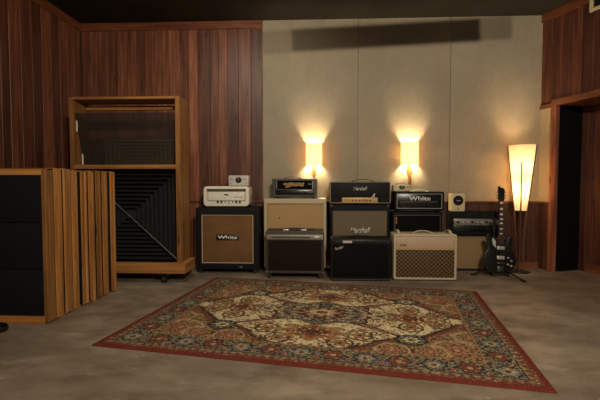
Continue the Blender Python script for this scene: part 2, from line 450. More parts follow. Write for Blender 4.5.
# ------------------------------------------------------------------ rug
def make_rug():
    W, H = 1.385, 0.985; NX, NY = 480, 340
    U, V = np.meshgrid(np.linspace(-W, W, NX), np.linspace(-H, H, NY))
    rng = np.random.default_rng(5)
    def c(r, g, b): return np.array(lin((r, g, b))[:3])
    RUST, DRUST, CREAM, NAVY, BLUE, GOLD, TAN, BROWN, PINK, MAROON, OLIVE = c(128, 58, 38), c(104, 44, 32), c(204, 182, 138), c(38, 38, 44), c(112, 114, 104), c(150, 119, 72), c(168, 140, 98), c(80, 54, 36), c(170, 110, 80), c(84, 40, 36), c(112, 96, 62)
    C = np.zeros((NY, NX, 3)) + DRUST
    def put(mask, col): C[mask] = col
    aU, aV = np.abs(U), np.abs(V)
    e = np.minimum(W - aU, H - aV)                 # distance from the edge
    # field with a scatter of small mirrored flowers
    fld = e > 0.30
    put(fld, c(110, 58, 38))
    n1 = np.sin(aU * 23 + 2.0 * np.sin(aV * 17)) * np.sin(aV * 27 + 1.7 * np.sin(aU * 19))
    put(fld & (n1 > 0.45), c(134, 90, 50)); put(fld & (n1 < -0.5), c(88, 44, 32))
    def flower(cu, cv, r, cols, mask, pet=6, sy=1.0):
        d = np.hypot(aU - cu, (aV - cv) / sy); th = np.arctan2((aV - cv) / sy, aU - cu)
        for k, cc in enumerate(cols):
            rr = r * (1 - k / len(cols)) * (1 + 0.22 * np.cos(pet * th))
            put(mask & (d < rr), cc)
    def scroll(cu, cv, r, t, col, mask, a0, a1):
        d = np.abs(np.hypot(aU - cu, aV - cv) - r); th = np.mod(np.arctan2(aV - cv, aU - cu) - a0, 2 * PI)
        put(mask & (d < t) & (th < a1), col)
    for _ in range(70):
        scroll(rng.uniform(0, 1.2), rng.uniform(0, .8), rng.uniform(.03, .07), 0.007, [GOLD, TAN, OLIVE][rng.integers(3)], fld, rng.uniform(0, 6), rng.uniform(2, 5))
    for _ in range(620):
        flower(rng.uniform(0, 1.15), rng.uniform(0, .74), rng.uniform(.006, .020), [[GOLD, RUST], [TAN, BROWN], [BROWN], [PINK, MAROON], [OLIVE], [TAN]][rng.integers(6)], fld, 5)
    # ivory lozenge: polygon in the folded quadrant
    poly = [(0, 0), (1.20, 0.0), (1.12, 0.05), (1.05, 0.05), (0.76, 0.36), (0.70, 0.44), (0.56, 0.44), (0.45, 0.50), (0.38, 0.60), (0.30, 0.64), (0.26, 0.70), (0, 0.70)]
    def inside(poly, grow=0.0):
        m = np.zeros(U.shape, bool); n = len(poly)
        for i in range(n):
            x1, y1 = poly[i]; x2, y2 = poly[(i + 1) % n]
            if y1 == y2: continue
            cond = ((y1 > aV) != (y2 > aV)) & (aU < (x2 - x1) * (aV - y1) / (y2 - y1) + x1)
            m ^= cond
        return m
    ins = inside(poly); ring = inside([(p[0] * 1.022 + (0.010 if p[0] else 0), p[1] * 1.022 + (0.010 if p[1] else 0)) for p in poly])
    ring2 = inside([(p[0] * 1.05 + (0.02 if p[0] else 0), p[1] * 1.05 + (0.02 if p[1] else 0)) for p in poly])
    put(ring2 & fld, c(120, 62, 40)); put(ring & fld, NAVY * 0.6 + BROWN * 0.5); put(ins, CREAM)
    for _ in range(46):
        scroll(rng.uniform(0.1, 1.1), rng.uniform(0, .68), rng.uniform(.025, .06), 0.006, [OLIVE, BROWN, TAN][rng.integers(3)], ins, rng.uniform(0, 6), rng.uniform(2, 5))
    for _ in range(760):
        flower(rng.uniform(0, 1.15), rng.uniform(0, .69), rng.uniform(.005, .014), [[RUST], [BROWN], [OLIVE], [MAROON, GOLD], [RUST, GOLD], [BROWN], [TAN]][rng.integers(7)], ins, 5)
    # wreaths round the smaller flowers, big rust-and-gold flowers
    for cu, cv in ((0.70, 0.20), (0.34, 0.44), (0.92, 0.10), (0.22, 0.60)):
        scroll(cu, cv, 0.085, 0.010, BROWN, ins, 0, 7)
        flower(cu, cv, 0.055, [RUST, GOLD, MAROON], ins, 6)
    flower(0.70, 0.0, 0.20, [GOLD, c(150, 74, 46), RUST, MAROON, RUST], ins, 8, 0.62)
    flower(0.0, 0.44, 0.24, [GOLD, c(160, 92, 48), RUST, DRUST, MAROON], ins, 8, 0.60)
    for _ in range(60):
        a = rng.uniform(0, 2 * PI); q_ = rng.uniform(.3, 1)
        flower(0.70 + .18 * q_ * math.cos(a), .11 * q_ * math.sin(a), .011, [[GOLD], [CREAM], [MAROON]][rng.integers(3)], ins, 4)
        flower(.22 * q_ * math.cos(a), .44 + .13 * q_ * math.sin(a), .011, [[GOLD], [CREAM], [MAROON]][rng.integers(3)], ins, 4)
    # arms from the middle towards the four navy rosettes
    t = np.clip((aU * 0.69 + aV * 0.44) / (0.69 ** 2 + 0.44 ** 2), 0, 1)
    dl = np.hypot(aU - 0.69 * t, aV - 0.44 * t)
    put(dl < 0.050 * (1.05 - t) + 0.006, MAROON); put((dl < 0.012 * (1.1 - t)) & (t < .8), PINK)
    # blue-grey middle medallion with scalloped outline
    th = np.arctan2(aV * 1.75, aU); dm = np.hypot(aU, aV * 1.75)
    med = dm < 0.43 * (1 + 0.10 * np.cos(8 * th)); put(dm < 0.46 * (1 + 0.10 * np.cos(8 * th)), MAROON); put(med, BLUE)
    n2 = np.sin(aU * 40 + 2 * np.sin(aV * 33)) * np.sin(aV * 46 + 2 * np.sin(aU * 37))
    put(med & (n2 > 0.25), MAROON); put(med & (n2 < -0.45), NAVY)
    for _ in range(120):
        a = rng.uniform(0, PI / 2); q_ = rng.uniform(.25, 1) * .40
        flower(q_ * math.cos(a), q_ * math.sin(a) / 1.75, rng.uniform(.008, .018), [[CREAM], [PINK, MAROON], [NAVY], [BLUE, NAVY], [TAN]][rng.integers(5)], med, 5)
    flower(0, 0, 0.20, [MAROON, BLUE], med, 8, 0.62)
    flower(0, 0, 0.135, [PINK, TAN, CREAM, RUST, RUST], med, 8, 0.72)
    flower(0, 0, 0.035, [DRUST], med, 8, 0.8)
    # palmettes at the ends of the medallion
    flower(0.47, 0, 0.105, [BROWN, CREAM, TAN, BLUE, NAVY], ins, 6, 0.7)
    flower(0.54, 0, 0.055, [NAVY, CREAM, NAVY], ins, 6, 0.8)
    # navy rosettes on the lozenge edge
    d = np.hypot(aU - 0.69, (aV - 0.445) * 1.25); tt = np.arctan2(aV - 0.445, aU - 0.69)
    put(d < 0.118 * (1 + .06 * np.cos(10 * tt)), NAVY); put((d < 0.082 * (1 + .2 * np.cos(10 * tt))) & (d > .066), BLUE); put(d < 0.052 * (1 + .2 * np.cos(8 * tt)), CREAM)
    put(d < 0.03, OLIVE); put(d < 0.014, NAVY)
    # corner fields: gold scroll flowers
    for cu, cv, r in ((.965, .56, .11), (.80, .62, .08), (1.08, .32, .07), (.56, .64, .08)):
        m = fld & ~ring2
        flower(cu, cv, r, [GOLD, DRUST, PINK, RUST, TAN], m, 8)
        scroll(cu, cv, r * 1.35, 0.009, TAN, m, rng.uniform(0, 6), 4.6)
    # borders
    along = np.where(W - aU < H - aV, aV, aU)
    b0 = e < 0.30
    put(b0, BROWN)
    g = b0 & (e > 0.262); put(g, c(150, 96, 58)); put(g & (np.sin(along * 2 * PI / 0.05) > 0.3), NAVY); put(g & (np.abs(e - .280) < .006), GOLD)
    mb = (e <= 0.262) & (e > 0.105); put(mb, BLUE * 0.85 + TAN * .1)
    n3 = np.sin(along * 60) * np.sin(e * 75 + 1.0); put(mb & (n3 > .55), OLIVE); put(mb & (n3 < -.6), NAVY)
    put(mb & (np.abs(e - (0.184 + 0.052 * np.sin(along * 2 * PI / 0.40))) < 0.008), NAVY)
    per = 0.20
    ph = np.round(along / per); loc = along - ph * per; dd = np.hypot(loc, (e - 0.184)); ta = np.arctan2(e - .184, loc)
    odd = (np.mod(ph, 2) == 1)
    rr = 1 + .13 * np.cos(6 * ta)
    for m, cols in ((mb & odd, [NAVY, RUST, DRUST, TAN]), (mb & ~odd, [NAVY, BLUE, TAN, MAROON])):
        for k, cc in enumerate(cols): put(m & (dd < (0.072, 0.057, 0.034, 0.018)[k] * rr), cc)
    loc2 = np.mod(along + per / 2, per) - per / 2; l2 = np.mod(along, per) - per / 2
    for ce in (0.140, 0.228):
        d2 = np.hypot(l2, e - ce); put(mb & (d2 < .026), NAVY); put(mb & (d2 < .018), [PINK, GOLD][ce > .2]); put(mb & (d2 < .008), DRUST)
    # outer guard: tan with rust teeth
    g = (e <= 0.105) & (e > 0.036); put(g, c(138, 108, 76)); put(g & (np.abs(np.mod(along, .055) / .055 - .5) * 2 * .05 > (e - .052)), c(112, 58, 42)); put(g & (e > .098), NAVY)
    put(e <= 0.036, c(136, 46, 32))
    # weave: the colour jitters knot by knot
    ri = rng.integers(0, 8, (NY // 2, NX // 2)); rp = rng.random((NY // 2, NX // 2)) < 0.22
    ri = np.kron(ri, np.ones((2, 2), int)); rp = np.kron(rp, np.ones((2, 2), bool)) & (e > .036)
    pal = np.stack([BROWN, TAN, OLIVE, RUST, NAVY, CREAM, BLUE, GOLD]); C[rp] = 0.45 * C[rp] + 0.55 * pal[ri[rp]]
    lum = C.mean(-1, keepdims=True) * np.array([1.12, 1.0, 0.80])
    C = np.where((e > .036)[..., None], (C * 0.72 + lum * 0.24 + c(104, 84, 58) * 0.05) ** 1.12 * 1.02 * np.array([.96, 1.0, 1.0]), np.array(c(98, 38, 29)))
    C = np.where((e > .036)[..., None], C * 1.06, C)
    C *= (1 + rng.normal(0, 0.24, (NY, NX, 1)))
    C = np.clip(C, 0.004, 0.9)
    bm = NB(); vs = []
    z = 0.011 + 0.0012 * np.sin(U * 3.1) * np.sin(V * 4.3)
    edge_drop = np.clip((0.02 - e) / 0.02, 0, 1); z = z - 0.005 * edge_drop
    me = bpy.data.meshes.new('rug')
    co = np.stack([U, V, z], -1).reshape(-1, 3)
    i = np.arange(NX * NY).reshape(NY, NX)
    quads = np.stack([i[:-1, :-1], i[:-1, 1:], i[1:, 1:], i[1:, :-1]], -1).reshape(-1, 4)
    per_ = np.concatenate([i[0, :], i[1:, -1], i[-1, -2::-1], i[-2:0:-1, 0]])   # skirt down to the floor
    sk = co[per_].copy(); sk[:, 2] = 0.0005; base = len(co); co = np.concatenate([co, sk])
    k = np.arange(len(per_)); kn = np.roll(k, -1)
    quads = np.concatenate([quads, np.stack([per_[k], base + k, base + kn, per_[kn]], -1)])
    me.from_pydata(co.tolist(), [], quads.tolist())
    ca = me.color_attributes.new('Col', 'FLOAT_COLOR', 'POINT')
    rgba = np.ones((len(co), 4)); rgba[:base, :3] = C.reshape(-1, 3); rgba[base:, :3] = c(98, 38, 29)
    ca.data.foreach_set('color', rgba.astype(np.float32).ravel())
    me.materials.append(M['rug']); me.shade_smooth(); me.update()
    bm.free()
    o = link(bpy.data.objects.new('rug', me))
    o.location = (0.035, 3.275, 0); o.rotation_euler.z = math.radians(-10.0)
    tag(o, 'rust and ivory medallion area rug with floral border lying on the concrete', 'rug')
make_rug()

# ------------------------------------------------------------------ amp parts
def knob(parent, x, y, z, r=0.011, mat=None, depth=0.014, name='knob'):
    bm = NB(); cyl(bm, (0, 0, 0), (0, -depth, 0), r, r * 0.82, 14)
    cyl(bm, (0, -depth, 0), (0, -depth - 0.002, 0), r * 0.62, r * 0.55, 14)
    return obj(name, bm, mat or M['black'], parent, (x, y, z))

def strap_handle(parent, x, y, z, length=0.2, rise=0.022, mat=None, along='x', width=0.026, name='handle'):
    bm = NB(); n = 14; loops = []
    for i in range(n + 1):
        t = i / n; s = (t - 0.5) * length
        h = rise * (1 - abs(2 * t - 1) ** 3.0) + 0.004
        w = width / 2; th = 0.0045
        q = [(-w, -th), (w, -th), (w, th), (-w, th)]
        loops.append([(s, a, h + b) if along == 'x' else (a, s, h + b) for a, b in q])
    bridge(bm, loops)
    for s in (-1, 1):
        if along == 'x': box(bm, s * length / 2 - .014, s * length / 2 + .014, -width / 2 - .003, width / 2 + .003, 0, 0.012, bev=.003)
        else: box(bm, -width / 2 - .003, width / 2 + .003, s * length / 2 - .014, s * length / 2 + .014, 0, 0.012, bev=.003)
    return obj(name, bm, mat or M['black'], parent, (x, y, z))

def caster(parent, x, y, r=0.022):
    bm = NB(); box(bm, -0.022, 0.022, -0.022, 0.022, 2 * r + 0.008, 2 * r + 0.012)
    box(bm, -0.015, -0.011, -0.012, 0.014, r, 2 * r + .009); box(bm, 0.011, 0.015, -0.012, 0.014, r, 2 * r + .009)
    c = obj('caster', bm, M['steel'], parent, (x, y, 0))
    bm = NB(); cyl(bm, (-0.009, 0, r), (0.009, 0, r), r, None, 20); obj('wheel', bm, M['rubber'], c)
    return c

def foot(parent, x, y, h=0.012, r=0.016):
    bm = NB(); cyl(bm, (0, 0, 0), (0, 0, h + .001), r * .85, r, 16); return obj('foot', bm, M['rubber'], parent, (x, y, 0))

def feet4(parent, w, d, h=0.012):
    for sx in (-1, 1):
        for sy in (-1, 1): foot(parent, sx * (w / 2 - .05), sy * (d / 2 - .05), h)

def grille_part(parent, w, d, z0, z1, x0, x1, mat, recess=0.02, name='grille', pipe=None, pw=0.006):
    bm = NB(); box(bm, x0, x1, -d / 2 + recess - 0.008, -d / 2 + recess + 0.004, z0, z1, bev=0.003)
    g = obj(name, bm, mat, parent)
    if pipe:
        bm = NB(); ringframe(bm, x0 + .001, x1 - .001, z0 + .001, z1 - .001, -d / 2 + recess - .013, -d / 2 + recess - .006, pw)
        obj('piping', bm, pipe, g)
    return g

def corner_caps(parent, w, d, z0, h, mat=None, s=0.03):
    for sx in (-1, 1):
        for top in (0, 1):
            bm = NB(); x = sx * (w / 2 - s / 2 + .002); z = z0 + (s / 2 - .002 if not top else h - s / 2 + .002)
            box(bm, x - s / 2, x + s / 2, -d / 2 - .002, -d / 2 + s, z - s / 2, z + s / 2, bev=.006)
            obj('corner_cap', bm, mat or M['black'], parent)

# --- 1. tall black 4x12 with brown cloth
def cab_brown():
    w, d, h = 0.760, 0.36, 0.742; z0 = 0.044
    t = thing('speaker_cabinet', 'black speaker cabinet with brown grille and lettered badge beside the wooden booth', 'speaker cabinet', (-1.083, 4.885, 0))
    bm = NB(); shell(bm, w, d, h, z0, 0.02, (0.062, 0.062, 0.068, 0.078), 0.025); obj('cabinet', bm, M['black_tolex'], t)
    g = grille_part(t, w, d, z0 + .075, z0 + h - .085, -w / 2 + .069, w / 2 - .069, M['grille_brown'], 0.025, pipe=M['cream'])
    yb = -d / 2 + .015
    bm = NB(); box(bm, -0.135, 0.135, yb - .006, yb + .004, 0.398, 0.465, bev=.003); b = obj('badge', bm, M['black'], t)
    text('lettering', 'White', M['white'], b, 0.235, 0.044, (0.0, yb - .006, 0.431), 0.0, 0.004, 0.022)
    for sx in (-1, 1):
        for sy in (-1, 1): caster(t, sx * .33, sy * .155, 0.016)
    for sx in (-1, 1):
        bm = NB(); box(bm, sx * (w / 2) - .004, sx * (w / 2) + .004, -.09, .09, z0 + .40, z0 + .50, bev=.003); obj('side_handle', bm, M['black'], t)
    bm = NB(); box(bm, 0.13, 0.18, -d / 2 - .003, -d / 2 + .003, z0 + .02, z0 + .042, bev=.002); obj('name_plate', bm, M['steel'], t)
cab_brown()

# --- 2. cream head on it
def head_cream():
    w, d, h = 0.555, 0.27, 0.243; z0 = 0.012
    t = thing('amplifier_head', 'rounded cream amplifier head with white front panel on the brown grilled cabinet', 'amplifier', (-1.107, 4.90, 0.786))
    bm = NB(); shell(bm, w, d, h, z0, 0.045, (0.035, 0.035, 0.03, 0.03), 0.03, 0.012); obj('cabinet', bm, M['white_tolex'], t)
    f = -d / 2 + 0.03
    bm = NB(); box(bm, -0.237, 0.237, f - .010, f + .002, z0 + .036, z0 + .205, bev=.003); p = obj('faceplate', bm, M['white'], t)
    bm = NB(); box(bm, -0.237, 0.237, f - .016, f - .002, z0 + .187, z0 + .203); obj('vent_slot', bm, M['brown_tolex'], p)
    bm = NB(); ringframe(bm, -0.228, 0.228, z0 + .068, z0 + .182, f - .014, f - .009, .005); obj('panel_border', bm, M['steel'], p)
    # heraldic mark on the plate: a small dark running beast
    bm = NB()
    pts = [(-.035, .010), (-.028, .016), (-.012, .013), (.006, .010), (.018, .007), (.030, .000), (.026, -.004), (.018, -.002), (.018, -.011), (.013, -.011), (.010, -.002), (-.006, -.002), (-.010, -.009), (-.015, -.009), (-.014, .001), (-.024, .006)]
    bridge(bm, [[(x, f - .010, z + z0 + .137) for x, z in pts], [(x, f - .014, z + z0 + .137) for x, z in pts]]); obj('emblem', bm, M['black'], p)
    bm = NB()
    for k in range(9): box(bm, .10 + k * .012, .108 + k * .012, f - .013, f - .009, z0 + .108, z0 + (.113 if k % 3 else .12))
    obj('script_mark', bm, M['steel'], p)
    for k in range(7):
        big = k in (0, 1, 5, 6)
        knob(p, -0.105 + k * 0.045, f - .010, z0 + .054, 0.014 if big else .008, M['black'])
    for k in range(4): knob(p, 0.160 + k * .017, f - .010, z0 + (.052 if k % 2 else .075), .004, M['chrome'], .01, 'toggle')
    for k in range(3): knob(p, -0.20 + k * .02, f - .010, z0 + .054, .004, M['steel'], .008, 'jack')
    feet4(t, w, d)
    bm = NB(); box(bm, w / 2 - .004, w / 2 + .004, -.05, .05, z0 + .08, z0 + .14, bev=.003); obj('side_vent', bm, M['cream_tolex'], t)
head_cream()

# --- 3. small grey box with round dial
def dial_box(label, loc, w, d, h, dial_r, mat, dmat, dz=0.5, extra='leds', group=None):
    t = thing('small_amplifier', label, 'small amplifier', loc, 0, group)
    bm = NB(); box(bm, -w / 2, w / 2, -d / 2, d / 2, 0.006, h, bev=.006, seg=3); obj('case', bm, mat, t)
    zc = 0.006 + (h - .006) * dz
    bm = NB(); cyl(bm, (0, 0, 0), (0, -.010, 0), dial_r, dial_r * .93, 32); dl = obj('dial', bm, dmat, t, (0, -d / 2, zc))
    bm = NB(); cyl(bm, (0, 0, 0), (0, -.008, 0), dial_r * .5, dial_r * .42, 24); obj('dial_hub', bm, M['steel'], dl, (0, -.010, 0))
    bm = NB(); box(bm, -dial_r * .07, dial_r * .07, -.004, 0, dial_r * .1, dial_r * .85); obj('pointer', bm, M['white'], dl, (0, -.010, 0))
    for sx in (-1, 1):
        for sy in (-1, 1): foot(t, sx * (w / 2 - .02), sy * (d / 2 - .02), .006, .008)
    return t
t = dial_box('small pale grey metal box with round black dial on the cream head', (-0.970, 4.91, 1.041), 0.245, 0.14, 0.132, 0.037, plain('pale_grey_enamel', (196, 188, 178), .45), M['gloss_black'], .55)
for k, x in enumerate((-.085, .075)):
    bm = NB(); box(bm, x - .018, x + .018, -.073, -.068, .08, .086); obj('print_line', bm, M['steel'], t)
knob(t, .092, -.07, .035, .006, M['steel'], .008, 'switch'); knob(t, -.092, -.07, .035, .006, M['steel'], .008, 'jack')

# --- 4. tan cabinet with cream covering
def cab_tan():
    w, d, h = 0.765, 0.30, 0.855; z0 = 0.035
    t = thing('speaker_cabinet', 'tall cream covered speaker cabinet with plain tan grille behind the brown combo', 'speaker cabinet', (-0.282, 5.02, 0))
    bm = NB(); shell(bm, w, d, h, z0, 0.018, (0.035, 0.035, 0.035, 0.058), 0.02); obj('cabinet', bm, M['cream_tolex'], t)
    grille_part(t, w, d, z0 + .04, z0 + h - .063, -w / 2 + .04, w / 2 - .04, M['grille_tan'], pipe=M['grille_tan'])
    bm = NB(); box(bm, -.20, -.185, -d / 2 + .008, -d / 2 + .016, z0 + .61, z0 + .628, bev=.002); obj('worn_spot', bm, M['brown_tolex'], t)
    for sx in (-1, 1):
        for sy in (-1, 1): caster(t, sx * .33, sy * .11, 0.0125)
cab_tan()

# --- 5. black head with gold splash
def head_gold():
    w, d, h = 0.55, 0.25, 0.232; z0 = 0.012
    t = thing('amplifier_head', 'grey black amplifier head with tarnished gold emblem panel on the tan cabinet', 'amplifier', (-0.288, 5.015, 0.890))
    bm = NB(); shell(bm, w, d, h, z0, 0.012, (0.035, 0.035, 0.030, 0.022), 0.025); obj('cabinet', bm, mottled('charcoal_tolex', (56, 50, 46), (78, 70, 64), 240, .5, bump=.3), t)
    f = -d / 2 + .025
    bm = NB(); box(bm, -.232, .232, f - .006, f + .003, z0 + .104, z0 + .204, bev=.002); g = obj('grille', bm, M['grille_black'], t)
    for sx in (-1, 1):
        bm = NB(); box(bm, sx * .222 - .006, sx * .222 + .006, f - .014, f - .005, z0 + .106, z0 + .203); obj('grille_post', bm, M['chrome'], g)
    # flame-shaped gold emblem
    bm = NB()
    top = [(-.15, .010), (-.12, .028), (-.09, .022), (-.05, .034), (0, .026), (.04, .030), (.08, .026), (.118, .032)]
    bot = [(.112, -.012), (.085, -.02), (.05, -.010), (.02, -.018), (-.03, -.012), (-.07, -.03), (-.12, -.034), (-.10, -.012)]
    pts = top + bot
    bridge(bm, [[(x, f - .006, z + z0 + .154) for x, z in pts], [(x, f - .011, z + z0 + .154) for x, z in pts]])
    obj('emblem', bm, mottled('tarnished_gold', (104, 74, 36), (160, 122, 68), 40, .45, .3, bump=0), g)
    bm = NB(); box(bm, .165, .205, f - .010, f - .005, z0 + .160, z0 + .170); obj('name_plate', bm, M['steel'], g)
    bm = NB(); box(bm, -.235, .235, f - .008, f + .003, z0 + .036, z0 + .094, bev=.002); p = obj('control_panel', bm, M['gloss_black'], t)
    for k in range(9): knob(p, -.165 + k * .037, f - .008, z0 + .066, .0115, M['black'])
    for k in range(4): knob(p, .170 + k * .017, f - .008, z0 + .062, .005, M['chrome'], .010, 'switch')
    knob(p, -.21, f - .008, z0 + .062, .006, M['chrome'], .008, 'jack')
    strap_handle(t, -.03, 0, z0 + h, .19, .018, mottled('grey_strap', (58, 54, 50), (76, 72, 66), 60))
    feet4(t, w, d)
head_gold()

# --- 6. brown combo on casters
def combo_brown():
    w, d, h = 0.662, 0.25, 0.485; z0 = 0.058
    t = thing('combo_amplifier', 'dark brown combo amplifier on casters with silver control strip on top', 'amplifier', (-0.263, 4.60, 0))
    bm = NB(); shell(bm, w, d, h, z0, 0.015, (0.022, 0.022, 0.022, 0.105), 0.016); obj('cabinet', bm, M['brown_tolex'], t)
    grille_part(t, w, d, z0 + .026, z0 + h - .110, -w / 2 + .027, w / 2 - .027, M['grille_oxblood'], .016, pipe=M['brown_tolex'], pw=.004)
    f = -d / 2
    bm = NB(); box(bm, -w / 2 + .012, w / 2 - .012, f - .006, f + .004, z0 + h - .098, z0 + h - .044, bev=.002); p = obj('control_panel', bm, mottled('satin_aluminium', (128, 121, 108), (150, 142, 128), 40, .5, .3, bump=0), t)
    for k in range(16): knob(p, -.235 + k * .0265, f - .006, z0 + h - .071, .0105, M['black'], .014)
    for k in range(3): knob(p, -.295 + k * .018, f - .006, z0 + h - .07, .005, M['steel'], .006, 'jack')
    bm = NB(); box(bm, .215, .275, f - .011, f - .004, z0 + h - .084, z0 + h - .058, bev=.004); obj('name_plate', bm, M['silver_text'], p)
    bm = NB(); box(bm, -w / 2 + .01, w / 2 - .01, f - .002, f + .003, z0 + .004, z0 + .014); obj('bottom_strip', bm, M['steel'], t)
    for x in (-.10, .10):
        bm = NB(); box(bm, x - .032, x + .032, -.118, -.085, 0, .018, bev=.004); obj('handle_mount', bm, M['silver_text'], t, (0, 0, z0 + h - .001))
    strap_handle(t, 0, -.100, z0 + h + .0165, .20, .008, M['brown_tolex'])
    for sx in (-1, 1):
        for sy in (-1, 1): caster(t, sx * .285, sy * .105, .023)
    corner_caps(t, w, d, z0, h, M['steel'], .022)
combo_brown()

# --- 7/8. black cabinet with grey cloth + script head
def cab_grey():
    w, d, h = 0.695, 0.33, 0.766; z0 = 0.052
    t = thing('speaker_cabinet', 'black speaker cabinet with grey cloth and white script logo under the script head', 'speaker cabinet', (0.495, 4.925, 0))
    bm = NB(); shell(bm, w, d, h, z0, 0.018, (0.018, 0.018, 0.02, 0.058), 0.02); obj('cabinet', bm, M['black_tolex'], t)
    grille_part(t, w, d, z0 + .024, z0 + h - .062, -w / 2 + .022, w / 2 - .022, M['grille_grey'], pipe=M['black'])
    text('logo', 'Marshall', M['white'], t, .235, .066, (.005, -d / 2 + .011, .520), .35, .006, .004)
    corner_caps(t, w, d, z0, h, M['black'], .035)
    for sx in (-1, 1):
        for sy in (-1, 1): caster(t, sx * .29, sy * .11, .0225)
cab_grey()

def head_script():
    w, d, h = 0.712, 0.24, 0.262; z0 = 0.012
    t = thing('amplifier_head', 'black amplifier head with brass control strip and small white script logo', 'amplifier', (0.497, 4.88, 0.822))
    bm = NB(); shell(bm, w, d, h, z0, 0.014, (0.006, 0.006, 0.012, 0.006), 0.006); obj('cabinet', bm, M['black_tolex'], t)
    f = -d / 2
    bm = NB(); box(bm, -w / 2 + .010, w / 2 - .010, f - .002, f + .008, z0 + .078, z0 + h - .008, bev=.004); obj('front_panel', bm, mottled('black_levant', (14, 13, 12), (24, 23, 21), 200, .65, spec=.25, bump=.3), t)
    bm = NB(); ringframe(bm, -w / 2 + .004, w / 2 - .004, z0 + .010, z0 + h - .004, f - .003, f + .002, .003); obj('piping', bm, M['cream'], t)
    text('logo', 'Marshall', M['white'], t, .160, .042, (.0, f - .002, z0 + .180), .35, .005, .004)
    bm = NB(); box(bm, -.215, .205, f - .007, f + .006, z0 + .014, z0 + .074, bev=.002); p = obj('control_panel', bm, M['gold'], t)
    for k in range(6): knob(p, -.085 + k * .040, f - .007, z0 + .044, .0105, M['black'])
    for k in range(4): knob(p, -.178 + k * .022, f - .007, z0 + .046, .006, M['blackmetal'], .006, 'jack')
    for k in range(2): knob(p, .160 + k * .025, f - .007, z0 + .044, .008, M['white'], .008, 'rocker_switch')
    strap_handle(t, .04, 0, z0 + h, .24, .022, M['black'])
    feet4(t, w, d)
    # patch lead plugged into the front
    pts = []
    for i in range(31):
        a = i / 30
        pts.append((0.497 + .115 + .090 * a + .022 * math.sin(a * 6), 4.88 + f - .014 - .018 * math.sin(PI * a), 0.822 + z0 + .045 + .085 * math.sin(PI * min(1, a * 1.25)) * (1 - .25 * a)))
    bm = NB(); tube(bm, pts, .0045, 8)
    o = obj('patch_cable', bm, M['white']); tag(o, 'short pale patch cable looping over the brass control strip', 'cable')
head_script()

# --- 9. black combo with silver script
def combo_black():
    w, d, h = 0.655, 0.23, 0.464; z0 = 0.010
    t = thing('combo_amplifier', 'black combo amplifier with slim silver script in front of the grey cloth cabinet', 'amplifier', (0.466, 4.50, 0))
    bm = NB(); shell(bm, w, d, h, z0, 0.012, (0.016, 0.016, 0.02, 0.066), 0.014); obj('cabinet', bm, M['black_tolex'], t)
    grille_part(t, w, d, z0 + .024, z0 + h - .070, -w / 2 + .020, w / 2 - .020, mottled('black_sparkle_cloth', (7, 7, 6), (15, 14, 13), 500, .85, spec=.12, bump=.2), .014, pipe=M['blackmetal'], pw=.004)
    f = -d / 2
    bm = NB(); box(bm, -w / 2 + .012, w / 2 - .012, f - .005, f + .004, z0 + h - .058, z0 + h - .016, bev=.002); p = obj('control_panel', bm, mottled('dark_panel', (26, 24, 22), (38, 36, 33), 30, .35, .2, bump=0), t)
    bm = NB(); box(bm, -.195, -.095, f - .009, f - .004, z0 + h - .050, z0 + h - .026); obj('name_plate', bm, M['silver_text'], p)
    for k in range(11): knob(p, -.075 + k * .033, f - .005, z0 + h - .038, .009, M['black'])
    for k in range(2): knob(p, -.26 + k * .026, f - .005, z0 + h - .038, .005, M['steel'], .006, 'jack')
    knob(p, .300, f - .005, z0 + h - .038, .006, M['chrome'], .008, 'pilot_light')
    text('logo', 'Fender', M['silver_text'], t, .105, .034, (-.235, f + .006, z0 + h - .108), .45, .005, .005, rotz=0).rotation_euler = (0, math.radians(-16), 0)
    bm = NB(); box(bm, -w / 2 + .016, w / 2 - .016, f - .001, f + .003, z0 + .006, z0 + .012); obj('bottom_strip', bm, M['steel'], t)
    corner_caps(t, w, d, z0, h, M['blackmetal'], .022)
    strap_handle(t, 0, .06, z0 + h, .22, .006, M['black'])
    feet4(t, w, d, .010)
combo_black()

# --- 12. black cabinet under the lettered head, 11. the head, 10. small meter box
def cab_black():
    w, d, h = 0.585, 0.32, 0.695; z0 = 0.04
    t = thing('speaker_cabinet', 'plain black speaker cabinet with orange tag behind the cream diamond combo', 'speaker cabinet', (1.183, 4.975, 0))
    bm = NB(); shell(bm, w, d, h, z0, 0.015, (0.03, 0.03, 0.03, 0.045), 0.025); obj('cabinet', bm, M['black_tolex'], t)
    grille_part(t, w, d, z0 + .035, z0 + h - .050, -w / 2 + .035, w / 2 - .035, M['grille_black'], .025)
    bm = NB(); ringframe(bm, -w / 2 + .022, w / 2 - .022, z0 + .02, z0 + h - .036, -d / 2 - .003, -d / 2 + .002, .006); obj('piping', bm, M['steel'], t)
    bm = NB(); box(bm, -w / 2 + .036, -w / 2 + .052, -d / 2 - .004, -d / 2 + .012, .59, .675, bev=.002); obj('tag', bm, plain('orange_tape', (170, 100, 40), .6), t)
    for sx in (-1, 1):
        for sy in (-1, 1): caster(t, sx * .25, sy * .11, .015)
cab_black()

